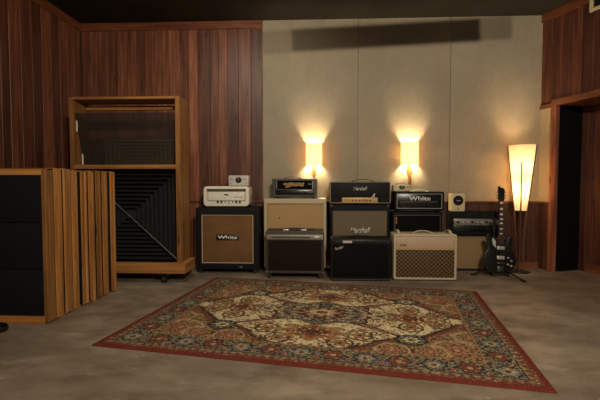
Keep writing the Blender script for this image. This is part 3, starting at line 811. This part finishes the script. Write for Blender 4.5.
def head_lettered():
    w, d, h = 0.578, 0.25, 0.222; z0 = 0.020
    t = thing('amplifier_head', 'black amplifier head with bold white lettering on its framed front', 'amplifier', (1.195, 4.90, 0.735))
    bm = NB(); shell(bm, w, d, h, z0, 0.012, (0.022, 0.022, 0.020, 0.020), 0.018); obj('cabinet', bm, M['black_tolex'], t)
    f = -d / 2 + .018
    bm = NB(); box(bm, -w / 2 + .027, w / 2 - .027, f - .008, f + .003, z0 + .025, z0 + h - .025, bev=.002); p = obj('front_panel', bm, M['gloss_black'], t)
    bm = NB(); ringframe(bm, -w / 2 + .024, w / 2 - .024, z0 + .022, z0 + h - .022, f - .014, f - .006, .006); obj('piping', bm, M['silver_text'], t)
    text('logo', 'White', M['white'], p, .255, .050, (.004, f - .008, z0 + .143), 0, .005, .020)
    bm = NB(); box(bm, -.225, .215, f - .011, f - .007, z0 + .098, z0 + .104)
    for k in range(20): box(bm, -.13 + k * .017, -.122 + k * .017, f - .011, f - .007, z0 + .108, z0 + .112)
    obj('panel_printing', bm, M['steel'], p)
    for k in range(7): knob(p, -.13 + k * .046, f - .008, z0 + .070, .013, M['black'])
    for k in range(2): knob(p, -.205 + k * .018, f - .008, z0 + (.058 if k else .080), .006, M['chrome'], .010, 'jack')
    knob(p, .20, f - .008, z0 + .07, .007, M['chrome'], .01, 'toggle')
    strap_handle(t, .03, .03, z0 + h, .19, .016, M['white_tolex'])
    for sx in (-1, 1):
        for sy in (-1, 1): foot(t, sx * (w / 2 - .05), sy * (d / 2 - .05), .020, .018)
head_lettered()
t = dial_box('small cream box with dark oval dial on the lettered black head', (1.008, 4.93, 0.977), 0.205, 0.13, 0.082, 0.030, M['cream'], M['gloss_black'], .6)
for ch in t.children:
    if ch.name.split('.')[0] == 'dial': ch.scale = (1.25, 1, .78)
for x in (-.075, .065, .085): knob(t, x, -.065, .058, .008, M['steel'], .012)
strap_handle(t, 0.0, 0, .081, .12, .016, M['steel'])

# --- 13. cream combo with diamond cloth
def combo_cream():
    w, d, h = 0.690, 0.25, 0.506; z0 = 0.010
    t = thing('combo_amplifier', 'cream combo amplifier with brown diamond grille and small lettering', 'amplifier', (1.180, 4.56, 0))
    bm = NB(); shell(bm, w, d, h, z0, 0.02, (0.022, 0.022, 0.020, 0.020), 0.018, .010); obj('cabinet', bm, M['cream_tolex'], t)
    bm = NB(); box(bm, -w / 2 + .027, w / 2 - .027, -d / 2 + .004, -d / 2 + .022, z0 + .345, z0 + h - .025, bev=.003); p = obj('upper_panel', bm, mottled('fawn_vinyl', (168, 142, 116), (184, 158, 132), 260, .6, bump=.3), t)
    grille_part(t, w, d, z0 + .026, z0 + .335, -w / 2 + .027, w / 2 - .027, M['grille_diamond'], .018)
    bm = NB(); box(bm, -w / 2 + .026, w / 2 - .026, -d / 2 + .001, -d / 2 + .012, z0 + .334, z0 + .344); obj('divider_bead', bm, M['gold'], t)
    text('logo', 'VOX', plain('dark_bronze', (52, 34, 22), .4, .3), t, .085, .026, (-.242, -d / 2 + .004, z0 + .385), 0, .005, .01)
    strap_handle(t, 0, 0, z0 + h, .20, .022, M['cream_tolex'])
    for sx in (-1, 1): strap_handle(t, sx * .285, 0, z0 + h, .17, .030, M['cream_tolex'], along='y', width=.03)
    feet4(t, w, d, .010)
combo_cream()

# --- 14/15. silver faced head on low tan cabinet; 16 little speaker
def cab_low():
    w, d, h = 0.62, 0.20, 0.397; z0 = 0.028
    t = thing('speaker_cabinet', 'low tan speaker cabinet behind the guitar', 'speaker cabinet', (1.900, 5.065, 0))
    bm = NB(); shell(bm, w, d, h, z0, 0.012, (0.014, 0.014, 0.016, 0.014), 0.012); obj('cabinet', bm, mottled('tan_tolex', (118, 92, 62), (138, 110, 76), 200, .65, bump=.3), t)
    grille_part(t, w, d, z0 + .02, z0 + h - .018, -w / 2 + .018, w / 2 - .018, grille('faded_tan_cloth', (140, 114, 80), (162, 134, 98), big=(112, 90, 62), bigamt=.7), .012)
    bm = NB(); box(bm, -w / 2 + .02, w / 2 - .02, -d / 2 + .01, d / 2 - .01, 0, .029); obj('plinth', bm, M['black'], t)
cab_low()
def head_silver():
    w, d, h = 0.628, 0.20, 0.288; z0 = 0.012
    t = thing('amplifier_head', 'black amplifier head with two rows of knobs on the low tan cabinet', 'amplifier', (1.945, 5.06, 0.425))
    bm = NB(); shell(bm, w, d, h, z0, 0.012, (0.025, 0.025, 0.040, 0.075), 0.02); obj('cabinet', bm, M['black_tolex'], t)
    f = -d / 2 + .02
    bm = NB(); box(bm, -w / 2 + .03, w / 2 - .03, f - .010, f + .003, z0 + .126, z0 + .206, bev=.002); p = obj('upper_panel', bm, mottled('grey_silver_panel', (112, 104, 96), (140, 132, 122), 30, .4, .35, bump=0), t)
    for k in range(9): knob(p, -.235 + k * .058, f - .010, z0 + .166, .014, M['silver_text'] if k % 3 else M['black'], .016)
    bm = NB(); box(bm, -w / 2 + .03, w / 2 - .03, f - .006, f + .003, z0 + .046, z0 + .122, bev=.002); q = obj('lower_panel', bm, M['gloss_black'], t)
    for k in range(9): knob(q, -.225 + k * .056, f - .006, z0 + .086, .008, M['steel'], .010, 'switch')
    strap_handle(t, 0.02, 0, z0 + h, .20, .024, M['black'])
    feet4(t, w, d)
head_silver()
t = thing('small_speaker', 'small cream speaker box with round black cone on the two row head', 'speaker', (1.722, 5.06, 0.725))
bm = NB(); box(bm, -.083, .083, -.06, .06, .004, .228, bev=.010, seg=3); obj('case', bm, M['cream'], t)
bm = NB(); cyl(bm, (0, 0, 0), (0, -.008, 0), .062, .058, 36); c = obj('cone', bm, M['gloss_black'], t, (0, -.06, .140))
bm = NB(); tube(bm, [(.054 * math.cos(a), -.009, .054 * math.sin(a)) for a in [2 * PI * k / 32 for k in range(32)]], .005, 8, True); obj('surround', bm, M['rubber'], c)
bm = NB(); tube(bm, [(-.024 + .048 * i / 12, -.011, .006 * math.sin(i * 1.5)) for i in range(13)], .0035, 6); obj('script_mark', bm, M['silver_text'], c)
for sx in (-1, 1): knob(t, sx * .066, -.06, .205, .006, M['gold'], .008, 'screw')
bm = NB()
star = [(.016 * (1 if k % 2 == 0 else .45) * math.sin(2 * PI * k / 10), .016 * (1 if k % 2 == 0 else .45) * math.cos(2 * PI * k / 10)) for k in range(10)]
bridge(bm, [[(x, -.059, z + .042) for x, z in star], [(x, -.064, z + .042) for x, z in star]]); obj('star_mark', bm, plain('ochre', (150, 104, 40), .5), t)
for sx in (-1, 1):
    for sy in (-1, 1): foot(t, sx * .06, sy * .04, .004, .008)

# ------------------------------------------------------------------ wooden booth on casters (window above, foam below)
def booth():
    x0, x1, y0, y1 = -2.675, -1.470, 4.215, 4.515; zb, zt = 0.105, 2.003
    cx, cy = (x0 + x1) / 2, (y0 + y1) / 2; w, d = x1 - x0, y1 - y0
    t = thing('isolation_booth', 'tall pine isolation screen with smoked window above black ribbed foam', 'acoustic screen', (cx, cy, 0))
    T = 0.05
    bm_args = dict()
    def wd(name, mat, *b):
        return boards(name, mat, [b], t)
    wd('side_board', M['pine'], -w / 2, -w / 2 + T * .8, -d / 2, d / 2, zb + .09, zt)
    wd('side_board', M['pine'], w / 2 - T, w / 2, -d / 2, d / 2, zb + .09, zt)
    wd('top_board', M['pine_x'], -w / 2 + T * .8, w / 2 - T, -d / 2, d / 2, zt - .028, zt)
    wd('inner_rail', M['pine_x'], -w / 2 + T * .8, w / 2 - T, d / 2 - .05, d / 2 - .01, zt - .10, zt - .055)
    wd('middle_rail', M['pine_x'], -w / 2 + T * .8, w / 2 - T, -d / 2, d / 2 - .02, 1.232, 1.276)
    wd('base_rail', M['pine_x'], -w / 2 - .005, w / 2 + .045, -d / 2 - .012, -d / 2 + .035, zb, zb + .115)
    wd('base_rail', M['pine_y'], w / 2 - .002, w / 2 + .045, -d / 2 + .036, d / 2 + .02, zb, zb + .115)
    wd('base_rail', M['pine_y'], -w / 2 - .005, -w / 2 + .042, -d / 2 + .036, d / 2 + .02, zb, zb + .09)
    wd('floor_board', M['pine_x'], -w / 2 + .042, w / 2 - .004, -d / 2 + .036, d / 2, zb + .02, zb + .06)
    # tilted smoked pane, top edge near the front
    a = (-w / 2 + .042, w / 2 - .052)
    yt, yb_, z1, z0 = -d / 2 + .04, d / 2 - .11, 1.838, 1.284
    n = Vector((0, (z1 - z0), -(yt - yb_))).normalized() * .006
    bm = NB()
    q = [Vector((a[0], yb_, z0)), Vector((a[1], yb_, z0)), Vector((a[1], yt, z1)), Vector((a[0], yt, z1))]
    bridge(bm, [[p - n for p in q], [p + n for p in q]]); pane = obj('smoked_pane', bm, M['plexi'], t)
    for zz in (1.70, 1.345):
        u = (zz - z0) / (z1 - z0); yy = yb_ + (yt - yb_) * u
        bm = NB(); box(bm, a[0] - .002, a[0] + .010, yy - .022, yy - .010, zz - .06, zz + .06, bev=.002); obj('hinge', bm, M['white'], t)
    # foam: nested rectangular ribs
    bm = NB(); fx0, fx1, fz0, fz1 = -w / 2 + .041, w / 2 - .051, zb + .116, 1.231
    loops = []; yf = -d / 2 + .09; N = 11; hw = (fx1 - fx0) / 2; hh = (fz1 - fz0) / 2; mx, mz = (fx0 + fx1) / 2, (fz0 + fz1) / 2
    loops.append([(fx0, d / 2 - .03, fz0), (fx1, d / 2 - .03, fz0), (fx1, d / 2 - .03, fz1), (fx0, d / 2 - .03, fz1)])
    for k in range(2 * N):
        s = 1 - k / (2 * N) * 0.97; y = yf if k % 2 else yf + .065
        a_, b_ = hw * s, hh * s
        loops.append([(mx - a_, y, mz - b_), (mx + a_, y, mz - b_), (mx + a_, y, mz + b_), (mx - a_, y, mz + b_)])
    bridge(bm, loops); obj('ribbed_foam', bm, M['foam'], t, smooth=False)
    # a second ribbed sheet rises behind the smoked pane
    bm = NB(); loops = []; hw2, hh2, mz2 = .42, .325, 1.268; yb2 = d / 2 - .004
    loops.append([(mx - hw2 + .06, yb2, mz2 - hh2), (mx + hw2 + .06, yb2, mz2 - hh2), (mx + hw2 + .06, yb2, mz2 + hh2), (mx - hw2 + .06, yb2, mz2 + hh2)])
    for k in range(16):
        q_ = 1 - k / 16 * .96; y = yb2 - (.008 if k % 2 else .024)
        loops.append([(mx + .06 - hw2 * q_, y, mz2 - hh2 * q_), (mx + .06 + hw2 * q_, y, mz2 - hh2 * q_), (mx + .06 + hw2 * q_, y, mz2 + hh2 * q_), (mx + .06 - hw2 * q_, y, mz2 + hh2 * q_)])
    bridge(bm, loops); obj('ribbed_foam', bm, mottled('grey_acoustic_foam', (140, 136, 124), (164, 160, 146), 120, .9, spec=.2, bump=.2), t, smooth=False)
    bm = NB(); cyl(bm, (fx0 + .03, yf - .012, fz1 - .03), (fx1 - .005, yf - .012, fz0 + .005), .008, None, 10); obj('diagonal_cord', bm, M['steel'], t)
    for x in (-w / 2 + .12, w / 2 - .19):
        for y in (-d / 2 + .015, d / 2 - .05):
            bm = NB(); box(bm, -.075, .075, -.035, .035, .086, .106, bev=.004); box(bm, -.03, -.022, -.02, .02, .03, .09); box(bm, .022, .03, -.02, .02, .03, .09)
            c = obj('caster', bm, M['blackmetal'], t, (x, y, 0))
            bm = NB(); cyl(bm, (-.018, 0, .036), (.018, 0, .036), .036, None, 24); obj('wheel', bm, M['rubber'], c)
            bm = NB(); cyl(bm, (-.0225, 0, .036), (.0225, 0, .036), .010, None, 12); obj('axle', bm, M['gold'], c)
booth()

# ------------------------------------------------------------------ stack of framed panels
ORD = ['pine framed acoustic panel showing its black cloth face at the front of the stack',
       'second panel from the black cloth face in the pine framed stack',
       'third panel from the black cloth face in the pine framed stack',
       'fourth panel from the black cloth face in the pine framed stack',
       'fifth panel from the black cloth face, middle one of the pine framed stack',
       'fourth panel from the isolation screen in the pine framed stack',
       'third panel from the isolation screen in the pine framed stack',
       'second panel from the isolation screen in the pine framed stack',
       'last panel of the pine framed stack, nearest the isolation screen']
yf = 2.93; pitch = 0.109
for i in range(9):
    dx = 0.0 if i == 0 else (0.004 * i + random.choice((-.010, -.005, .0, .006, .010)))
    dep = 0.087; w = 1.0; h = 1.188 + random.uniform(-.006, .010); z0 = 0.0
    t = thing('acoustic_panel', ORD[i], 'acoustic panel', (-2.56 + dx, yf + i * pitch + dep / 2, 0), 0, 'pine framed panels in the stack')
    S = 0.032
    half = dep / 2
    def brd(name, mat, b): return boards(name, mat, [b], t)
    # the outer stile is made of two boards side by side, as the edge shows
    cut = random.choice((0.0, 0.012, -0.012, 0.02))
    e1, e2 = random.uniform(-.008, .003), random.uniform(-.008, .003)
    brd('stile', M['pine'], (w / 2 - S, w / 2 + e1, -half, cut - .004, .012, h))
    brd('stile', M['pine'], (w / 2 - S, w / 2 + e2, cut + .004, half, .0 if i % 2 else .012, h - .004))
    brd('stile', M['pine'], (-w / 2, -w / 2 + S, -half, half, .012, h))
    brd('rail', M['pine_x'], (-w / 2 + S, w / 2 - S - .001, -half, half, h - .045, h - .001))
    brd('rail', M['pine_x'], (-w / 2 + S, w / 2 - S - .001, -half, half, .0, .055))
    bm = NB(); n = 3; za, zc = .056, h - .046
    for k in range(3):
        a_ = za + (zc - za) * k / 3; b_ = za + (zc - za) * (k + 1) / 3
        box(bm, -w / 2 + S + .001, w / 2 - S - .002, -half + .018, half - .01, a_ + .001, b_ - .001, bev=.006)
    if i: box(bm, -w / 2 + .002, w / 2 - .009, -half - .006, -half - .0005, .02, h - .004)  # black sheet added over the front as shade in the gaps between panels
    obj('cloth_and_gap_shade', bm, M['fabric_black'], t)

# cable coil on the floor by the stack
pts = []
for i in range(150):
    a = i / 150 * 2 * PI * 4.5
    r = .105 + .012 * math.sin(a * 1.3 + i * .05)
    pts.append((r * math.cos(a), .8 * r * math.sin(a), .008 + .014 * i / 150 * 2.2 + .003 * math.sin(a * 2.2)))
bm = NB(); tube(bm, pts, .0065, 8)
tag(obj('coiled_cable', bm, M['gloss_black'], loc=(-2.225 - .155, 2.755, 0)), 'black coiled cable on the floor in front of the pine framed stack', 'cable')

# ------------------------------------------------------------------ sconces
def sconce(x, zc, label, antler):
    t = thing('wall_sconce', label, 'lamp', (x, WALL_Y - .006, zc), 0, 'lit sconces on the cloth wall')
    w, h, dp = 0.205, 0.285, 0.150
    bm = NB(); n = 20; prof = []
    for k in range(n + 1):
        a = PI + PI * k / n
        ca, sa = math.cos(a), math.sin(a)
        prof.append((w / 2 * math.copysign(abs(ca) ** .6, ca), -.0005 - dp * abs(sa) ** .6))
    inner = [(px * .975, py * .97) for px, py in prof]
    ring = prof + inner[::-1]
    bridge(bm, [[(px, py, -h / 2) for px, py in ring], [(px, py, h / 2) for px, py in ring]])
    obj('lamp_shade', bm, M['shade'], t)
    bm = NB(); box(bm, -.022, .022, -.014, 0, -h / 2 - .09, h / 2 - .06, bev=.004); pl = obj('back_plate', bm, M['antler'], t)
    bm = NB()
    if antler == 'fork':
        tube(bm, [(0, -.02, -h / 2 + .05), (0, -.03, -h / 2 - .04), (0, -.035, -h / 2 - .10), (0, -.03, -h / 2 - .145)], [.010, .012, .015, .012])
        for s in (-1, 1): tube(bm, [(0, -.033, -h / 2 - .135), (s * .020, -.04, -h / 2 - .115), (s * .038, -.05, -h / 2 - .070)], [.012, .010, .004])
    else:
        tube(bm, [(.012, -.02, -h / 2 + .05), (.010, -.03, -h / 2 - .06), (.004, -.04, -h / 2 - .14), (.006, -.035, -h / 2 - .215), (-.004, -.03, -h / 2 - .27)], [.009, .013, .016, .018, .014])
        tube(bm, [(.002, -.04, -h / 2 - .15), (-.022, -.045, -h / 2 - .11), (-.036, -.05, -h / 2 - .06)], [.012, .009, .004])
        tube(bm, [(.006, -.038, -h / 2 - .13), (.022, -.045, -h / 2 - .10), (.028, -.05, -h / 2 - .05)], [.011, .008, .004])
    obj('bracket', bm, M['antler'], t)
    bm = NB(); cyl(bm, (0, -.085, .010), (0, -.085, .06), .013, None, 14); tube(bm, [(0, -.012, .058), (0, -.085, .058)], .006); obj('socket', bm, M['blackmetal'], t)
    bm = NB(); ball(bm, (0, -.085, -.022), .022, 1, 1, 1.35); bb = obj('bulb', bm, M['bulb'], t)
    L = bpy.data.lights.new('sconce_light', 'POINT'); L.energy = SC_W; L.color = (1.0, .78, .48); L.shadow_soft_size = .042
    lo = link(bpy.data.objects.new('sconce_light', L)); lo.parent = t; lo.location = (0, -.085, -.022)
    bb.visible_shadow = True
    return t
SC_W = 80.0
sconce(-0.055, 1.443, 'lit wall sconce with forked wooden bracket above the gold emblem head', 'fork')
sconce(1.160, 1.450, 'lit wall sconce with long branching bracket above the small dial box', 'branch')

# ------------------------------------------------------------------ floor lamp
def floor_lamp():
    t = thing('floor_lamp', 'tall lit floor lamp with tapering paper shade in the corner by the doorway', 'lamp', (2.445, 4.94, 0))
    def rad(z): return 0.058 + (0.146 - 0.058) * (z - 0.70) / (1.53 - 0.70)
    bm = NB(); n = 40
    o = [[(rad(z) * math.cos(2 * PI * k / n), rad(z) * math.sin(2 * PI * k / n), z) for k in range(n)] for z in (0.75, 0.95, 1.15, 1.35, 1.53)]
    i_ = [[(x * .975, y * .975, z) for x, y, z in lp] for lp in o][::-1]
    bridge(bm, o + i_ + [o[0]], False, False); bmesh.ops.remove_doubles(bm, verts=bm.verts, dist=1e-5)
    obj('lamp_shade', bm, M['shade_tall'], t)
    for a, ztop in ((-2.02, 1.33), (-.46, 1.53), (2.68, 1.53), (1.11, 1.53)):
        pts = []
        for z in (0.012, .20, .45, .62, .75, .95, 1.15, 1.35, 1.53):
            if z > ztop: z = ztop
            r = rad(z) + .007 if z >= .62 else (.030 + (.054 - .030) * max(0, (z - .25)) / .37 if z > .25 else .030 + .02 * (1 - z / .25))
            pts.append((r * math.cos(a), r * math.sin(a), z))
            if z == ztop: break
        bm = NB(); tube(bm, pts, .0085, 8); obj('wooden_stave', bm, M['lampwood'], t)
    bm = NB(); lathe(bm, [(.001, .022), (.05, .022), (.115, .014), (.12, .004), (.118, 0), (.001, 0)], 36); obj('base', bm, M['blackmetal'], t)
    bm = NB(); cyl(bm, (0, 0, .02), (0, 0, .80), .010, None, 12); obj('stem', bm, M['lampwood'], t)
    bm = NB(); cyl(bm, (0, 0, .80), (0, 0, .86), .016, None, 14); obj('socket', bm, M['blackmetal'], t)
    for zz in (.92, ):
        bm = NB(); ball(bm, (0, 0, zz), .030, 1, 1, 1.4); obj('bulb', bm, M['bulb'], t)
    for zz, e in ((1.0, 30.0), (1.30, 20.0)):
        L = bpy.data.lights.new('floor_lamp_light', 'POINT'); L.energy = e; L.color = (1.0, .78, .50); L.shadow_soft_size = .05
        lo = link(bpy.data.objects.new('floor_lamp_light', L)); lo.parent = t; lo.location = (0, 0, zz)
floor_lamp()

# ------------------------------------------------------------------ guitar and stand
def guitar():
    S = 1.0
    lean = math.radians(-5)
    t = thing('electric_guitar', 'black electric guitar with chrome pickups upright on a floor stand', 'guitar', (2.085, 4.66, 0.036))
    t.rotation_euler = (lean, math.radians(1.5), 0)
    # body outline (x, z) with two horns, z from the tail
    out = [(0, 0), (.07, .004), (.13, .030), (.172, .085), (.182, .14), (.168, .195), (.140, .240), (.128, .275), (.136, .315), (.150, .350), (.146, .385), (.124, .392), (.094, .366), (.066, .345), (.040, .338),
           (-.040, .338), (-.062, .352), (-.092, .384), (-.128, .402), (-.156, .392), (-.160, .352), (-.142, .312), (-.134, .275), (-.148, .238), (-.176, .195), (-.190, .14), (-.180, .085), (-.138, .030), (-.07, .004)]
    # smooth by Chaikin
    for _ in range(2):
        n = len(out); o2 = []
        for i in range(n):
            a, b = out[i], out[(i + 1) % n]
            o2 += [(a[0] * .75 + b[0] * .25, a[1] * .75 + b[1] * .25), (a[0] * .25 + b[0] * .75, a[1] * .25 + b[1] * .75)]
        out = o2
    BZ = 1.14; out = [(x, z * BZ) for x, z in out]
    ctr = (0, .18 * BZ)
    def sc(k): return [(ctr[0] + (x - ctr[0]) * k, ctr[1] + (z - ctr[1]) * k) for x, z in out]
    bm = NB()
    bridge(bm, [[(x, .020, z) for x, z in sc(.95)], [(x, .015, z) for x, z in sc(.99)], [(x, .008, z) for x, z in sc(1)], [(x, -.012, z) for x, z in sc(1)], [(x, -.018, z) for x, z in sc(.985)], [(x, -.020, z) for x, z in sc(.95)]])
    body = obj('body', bm, M['gloss_black'], t)
    bm = NB(); tube(bm, [(x, -.0165, z) for x, z in sc(.992)][::2], .0022, 5, True); obj('binding', bm, M['steel'], body)
    f = -.020
    # neck and fingerboard
    bm = NB(); bridge(bm, [[(s * wd_, yy, z) for s, yy in ((-1, -.030), (1, -.030), (.8, -.012), (0, -.005), (-.8, -.012))] for wd_, z in ((.028, .345), (.026, .55), (.0225, .835))]); obj('neck', bm, wood('dark_mahogany', (40, 20, 14), (62, 32, 20), (80, 44, 28), 'z', .35, 0), t)
    bm = NB(); bridge(bm, [[(-wd_, -.036, z), (wd_, -.036, z), (wd_, -.029, z), (-wd_, -.029, z)] for wd_, z in ((.029, .335), (.0225, .835))]); fb = obj('fingerboard', bm, wood('rosewood', (46, 26, 18), (66, 40, 28), (84, 54, 40), 'z', .4, 0), t)
    for k in range(18):
        z = .835 - .655 * (1 - 2 ** (-(k + 1) / 12)); wd_ = .0225 + (.029 - .0225) * (.835 - z) / .585
        bm = NB(); cyl(bm, (-wd_, -.037, z), (wd_, -.037, z), .0012, None, 6); obj('fret', bm, M['chrome'], fb)
    for k in (1, 3, 5, 7, 9, 12, 15):
        z0 = .835 - .655 * (1 - 2 ** (-k / 12)); z1 = .835 - .655 * (1 - 2 ** (-(k - 1) / 12)); wd_ = .016
        m = (z0 + z1) / 2; hh = (z1 - z0) * .34
        bm = NB(); box(bm, -wd_, wd_, -.0375, -.0355, m - hh, m + hh); obj('inlay', bm, M['white'], fb)
    # headstock
    hs = [(-.022, .835), (.022, .835), (.034, .862), (.036, .925), (.040, .965), (.022, .985), (-.005, .99), (-.020, 1.01), (-.034, 1.005), (-.037, .965), (-.034, .925), (-.033, .862)]
    bm = NB(); bridge(bm, [[(x, -.020, z) for x, z in hs], [(x, -.035, z) for x, z in hs]]); h = obj('headstock', bm, M['gloss_black'], t)
    for s in (-1, 1):
        for k in range(3):
            bm = NB(); z = .872 + k * .034
            cyl(bm, (s * .022, -.035, z), (s * .022, -.046, z), .005, .004, 10); cyl(bm, (s * .034, -.026, z), (s * .046, -.026, z), .0025, None, 8); ball(bm, (s * .051, -.026, z), .0075, 1, .6, .8)
            obj('tuning_peg', bm, M['chrome'], h)
    # hardware
    for z in (.262 * BZ, .165 * BZ):
        bm = NB(); box(bm, -.042, .042, f - .014, f + .002, z - .020, z + .020, bev=.004)
        p = obj('pickup', bm, M['silver_text'], t)
        bm = NB(); box(bm, -.046, .046, f - .006, f + .002, z - .026, z + .026, bev=.002); obj('pickup_ring', bm, M['black'], p)
    bm = NB(); box(bm, -.042, .042, f - .014, f + .002, .106 * BZ, .119 * BZ, bev=.003); obj('bridge', bm, M['chrome'], t)
    bm = NB(); box(bm, -.036, .036, f - .012, f + .002, .030, .092, bev=.004); obj('tailpiece', bm, M['steel'], t)
    bm = NB(); pg = [(x, z * BZ) for x, z in [(-.052, .325), (-.085, .365), (-.098, .345), (-.086, .29), (-.056, .262)]]
    bridge(bm, [[(x, f + .001, z) for x, z in pg], [(x, f - .004, z) for x, z in pg]]); obj('pickguard', bm, M['silver_text'], t)
    for x, z in ((.085, .165), (.120, .135), (.080, .100), (.118, .085)):
        knob(t, x, f, z * BZ, .0105, M['silver_text'], .016)
    for x, z in ((.062, .225), (.092, .235), (.105, .275), (.098, .33), (.112, .20)):
        bm = NB(); cyl(bm, (0, 0, 0), (0, -.012, 0), .005, .004, 10); obj('switch', bm, M['chrome'], t, (x, f, z * BZ))
    for k in range(6):
        x = -.0175 + k * .007
        bm = NB(); tube(bm, [(x * 1.25, f - .016, .09), (x * 1.2, f - .018, .3), (x * .8, -.0395, .835), (x * .8, -.038, .88)], .0007, 5); obj('string', bm, M['steel'], t)
guitar()

def guitar_stand():
    t = thing('guitar_stand', 'black tripod stand holding the guitar on the floor', 'guitar stand', (2.085, 4.775, 0))
    bm = NB(); tube(bm, [(0, .012, .10), (0, .04, .40), (0, .066, .66)], .011, 12); obj('upright', bm, M['blackmetal'], t)
    for e in ((-.265, -.05), (.15, -.35), (0.03, .145)):
        bm = NB(); tube(bm, [(0, 0, .14), (e[0] * .25, e[1] * .25, .105), (e[0], e[1], .014)], [.010, .010, .009], 10); lg = obj('leg', bm, M['blackmetal'], t)
        bm = NB(); v = Vector((e[0], e[1], 0)).normalized()
        tube(bm, [(e[0] - v.x * .03, e[1] - v.y * .03, .022), (e[0], e[1], .0135), (e[0] + v.x * .03, e[1] + v.y * .03, .0135)], .013, 10); obj('rubber_foot', bm, M['rubber'], lg)
    for s in (-1, 1):
        bm = NB(); tube(bm, [(0, -.0, .115), (s * .05, -.02, .06), (s * .085, -.05, .024), (s * .09, -.135, .018), (s * .09, -.147, .055)], .008, 10); obj('cradle_arm', bm, M['rubber'], t)
    bm = NB(); tube(bm, [(-.04, -.045, .66), (-.042, .01, .66), (0, .062, .66), (.042, .01, .66), (.04, -.045, .66)], .008, 10); obj('neck_yoke', bm, M['rubber'], t)
guitar_stand()

# ------------------------------------------------------------------ shadow board near the ceiling (unseen, added to shade the cloth wall)
t = thing('shadow_board', 'slim unseen dark board added under the ceiling to shade the cloth wall', 'shadow caster', (0.824, 2.30, 2.862))
bm = NB()
box(bm, -.685, .685, -.02, .02, -.072, .072, bev=.004)
b = obj('board', bm, M['foam'], t); b.rotation_euler.y = math.radians(-2.4)
for x in (-.5, .5):
    bm = NB(); cyl(bm, (x, 0, .02 + x * .04), (x, 0, CEIL - 2.862), .004, None, 8); obj('hanger', bm, M['steel'], t)

# ------------------------------------------------------------------ light of the room
def spot(loc, target, energy, col, size, angle=150, blend=.6):
    L = bpy.data.lights.new('ceiling_spot', 'SPOT'); L.energy = energy; L.color = col; L.shadow_soft_size = size
    L.spot_size = math.radians(angle); L.spot_blend = blend
    o = link(bpy.data.objects.new('ceiling_spot', L)); o.location = loc
    o.rotation_euler = (Vector(target) - Vector(loc)).to_track_quat('-Z', 'Y').to_euler(); return o
KEY = 300
spot((1.00, -0.60, 2.79), (0.2, 5.0, 1.2), KEY, (1.0, .88, .71), .035)
spot((0.614, -0.60, 2.76), (0.2, 5.0, 1.2), KEY, (1.0, .88, .71), .035)

w = bpy.data.worlds.new('World'); scene.world = w; w.use_nodes = True
w.node_tree.nodes['Background'].inputs['Color'].default_value = (1.0, .90, .76, 1)
w.node_tree.nodes['Background'].inputs['Strength'].default_value = 0.06

spot((-1.15, 3.3, 2.95), (-0.95, 5.2, 1.5), 46, (1.0, .90, .74), .05, 110, .8)

for x in (-0.9, 1.3):
    spot((x, 2.9, 3.05), (x, 2.5, 0.0), 60, (1.0, .88, .71), .06, 112, .7)

# ------------------------------------------------------------------ camera
cam = bpy.data.cameras.new('Camera'); cam.sensor_width = 36.0; cam.lens = 24.0; cam.clip_start = .05
co = link(bpy.data.objects.new('Camera', cam)); co.location = (0, 0, 1.08)
co.rotation_euler = (math.radians(90 - 2.43), 0, math.radians(2.6))
scene.camera = co
scene.view_settings.view_transform = 'Standard'; scene.view_settings.look = 'None'
scene.view_settings.exposure = 0.0; scene.view_settings.gamma = 1.0; scene.view_settings.use_curve_mapping = False
scene.cycles.use_denoising = True
scene.cycles.max_bounces = 8
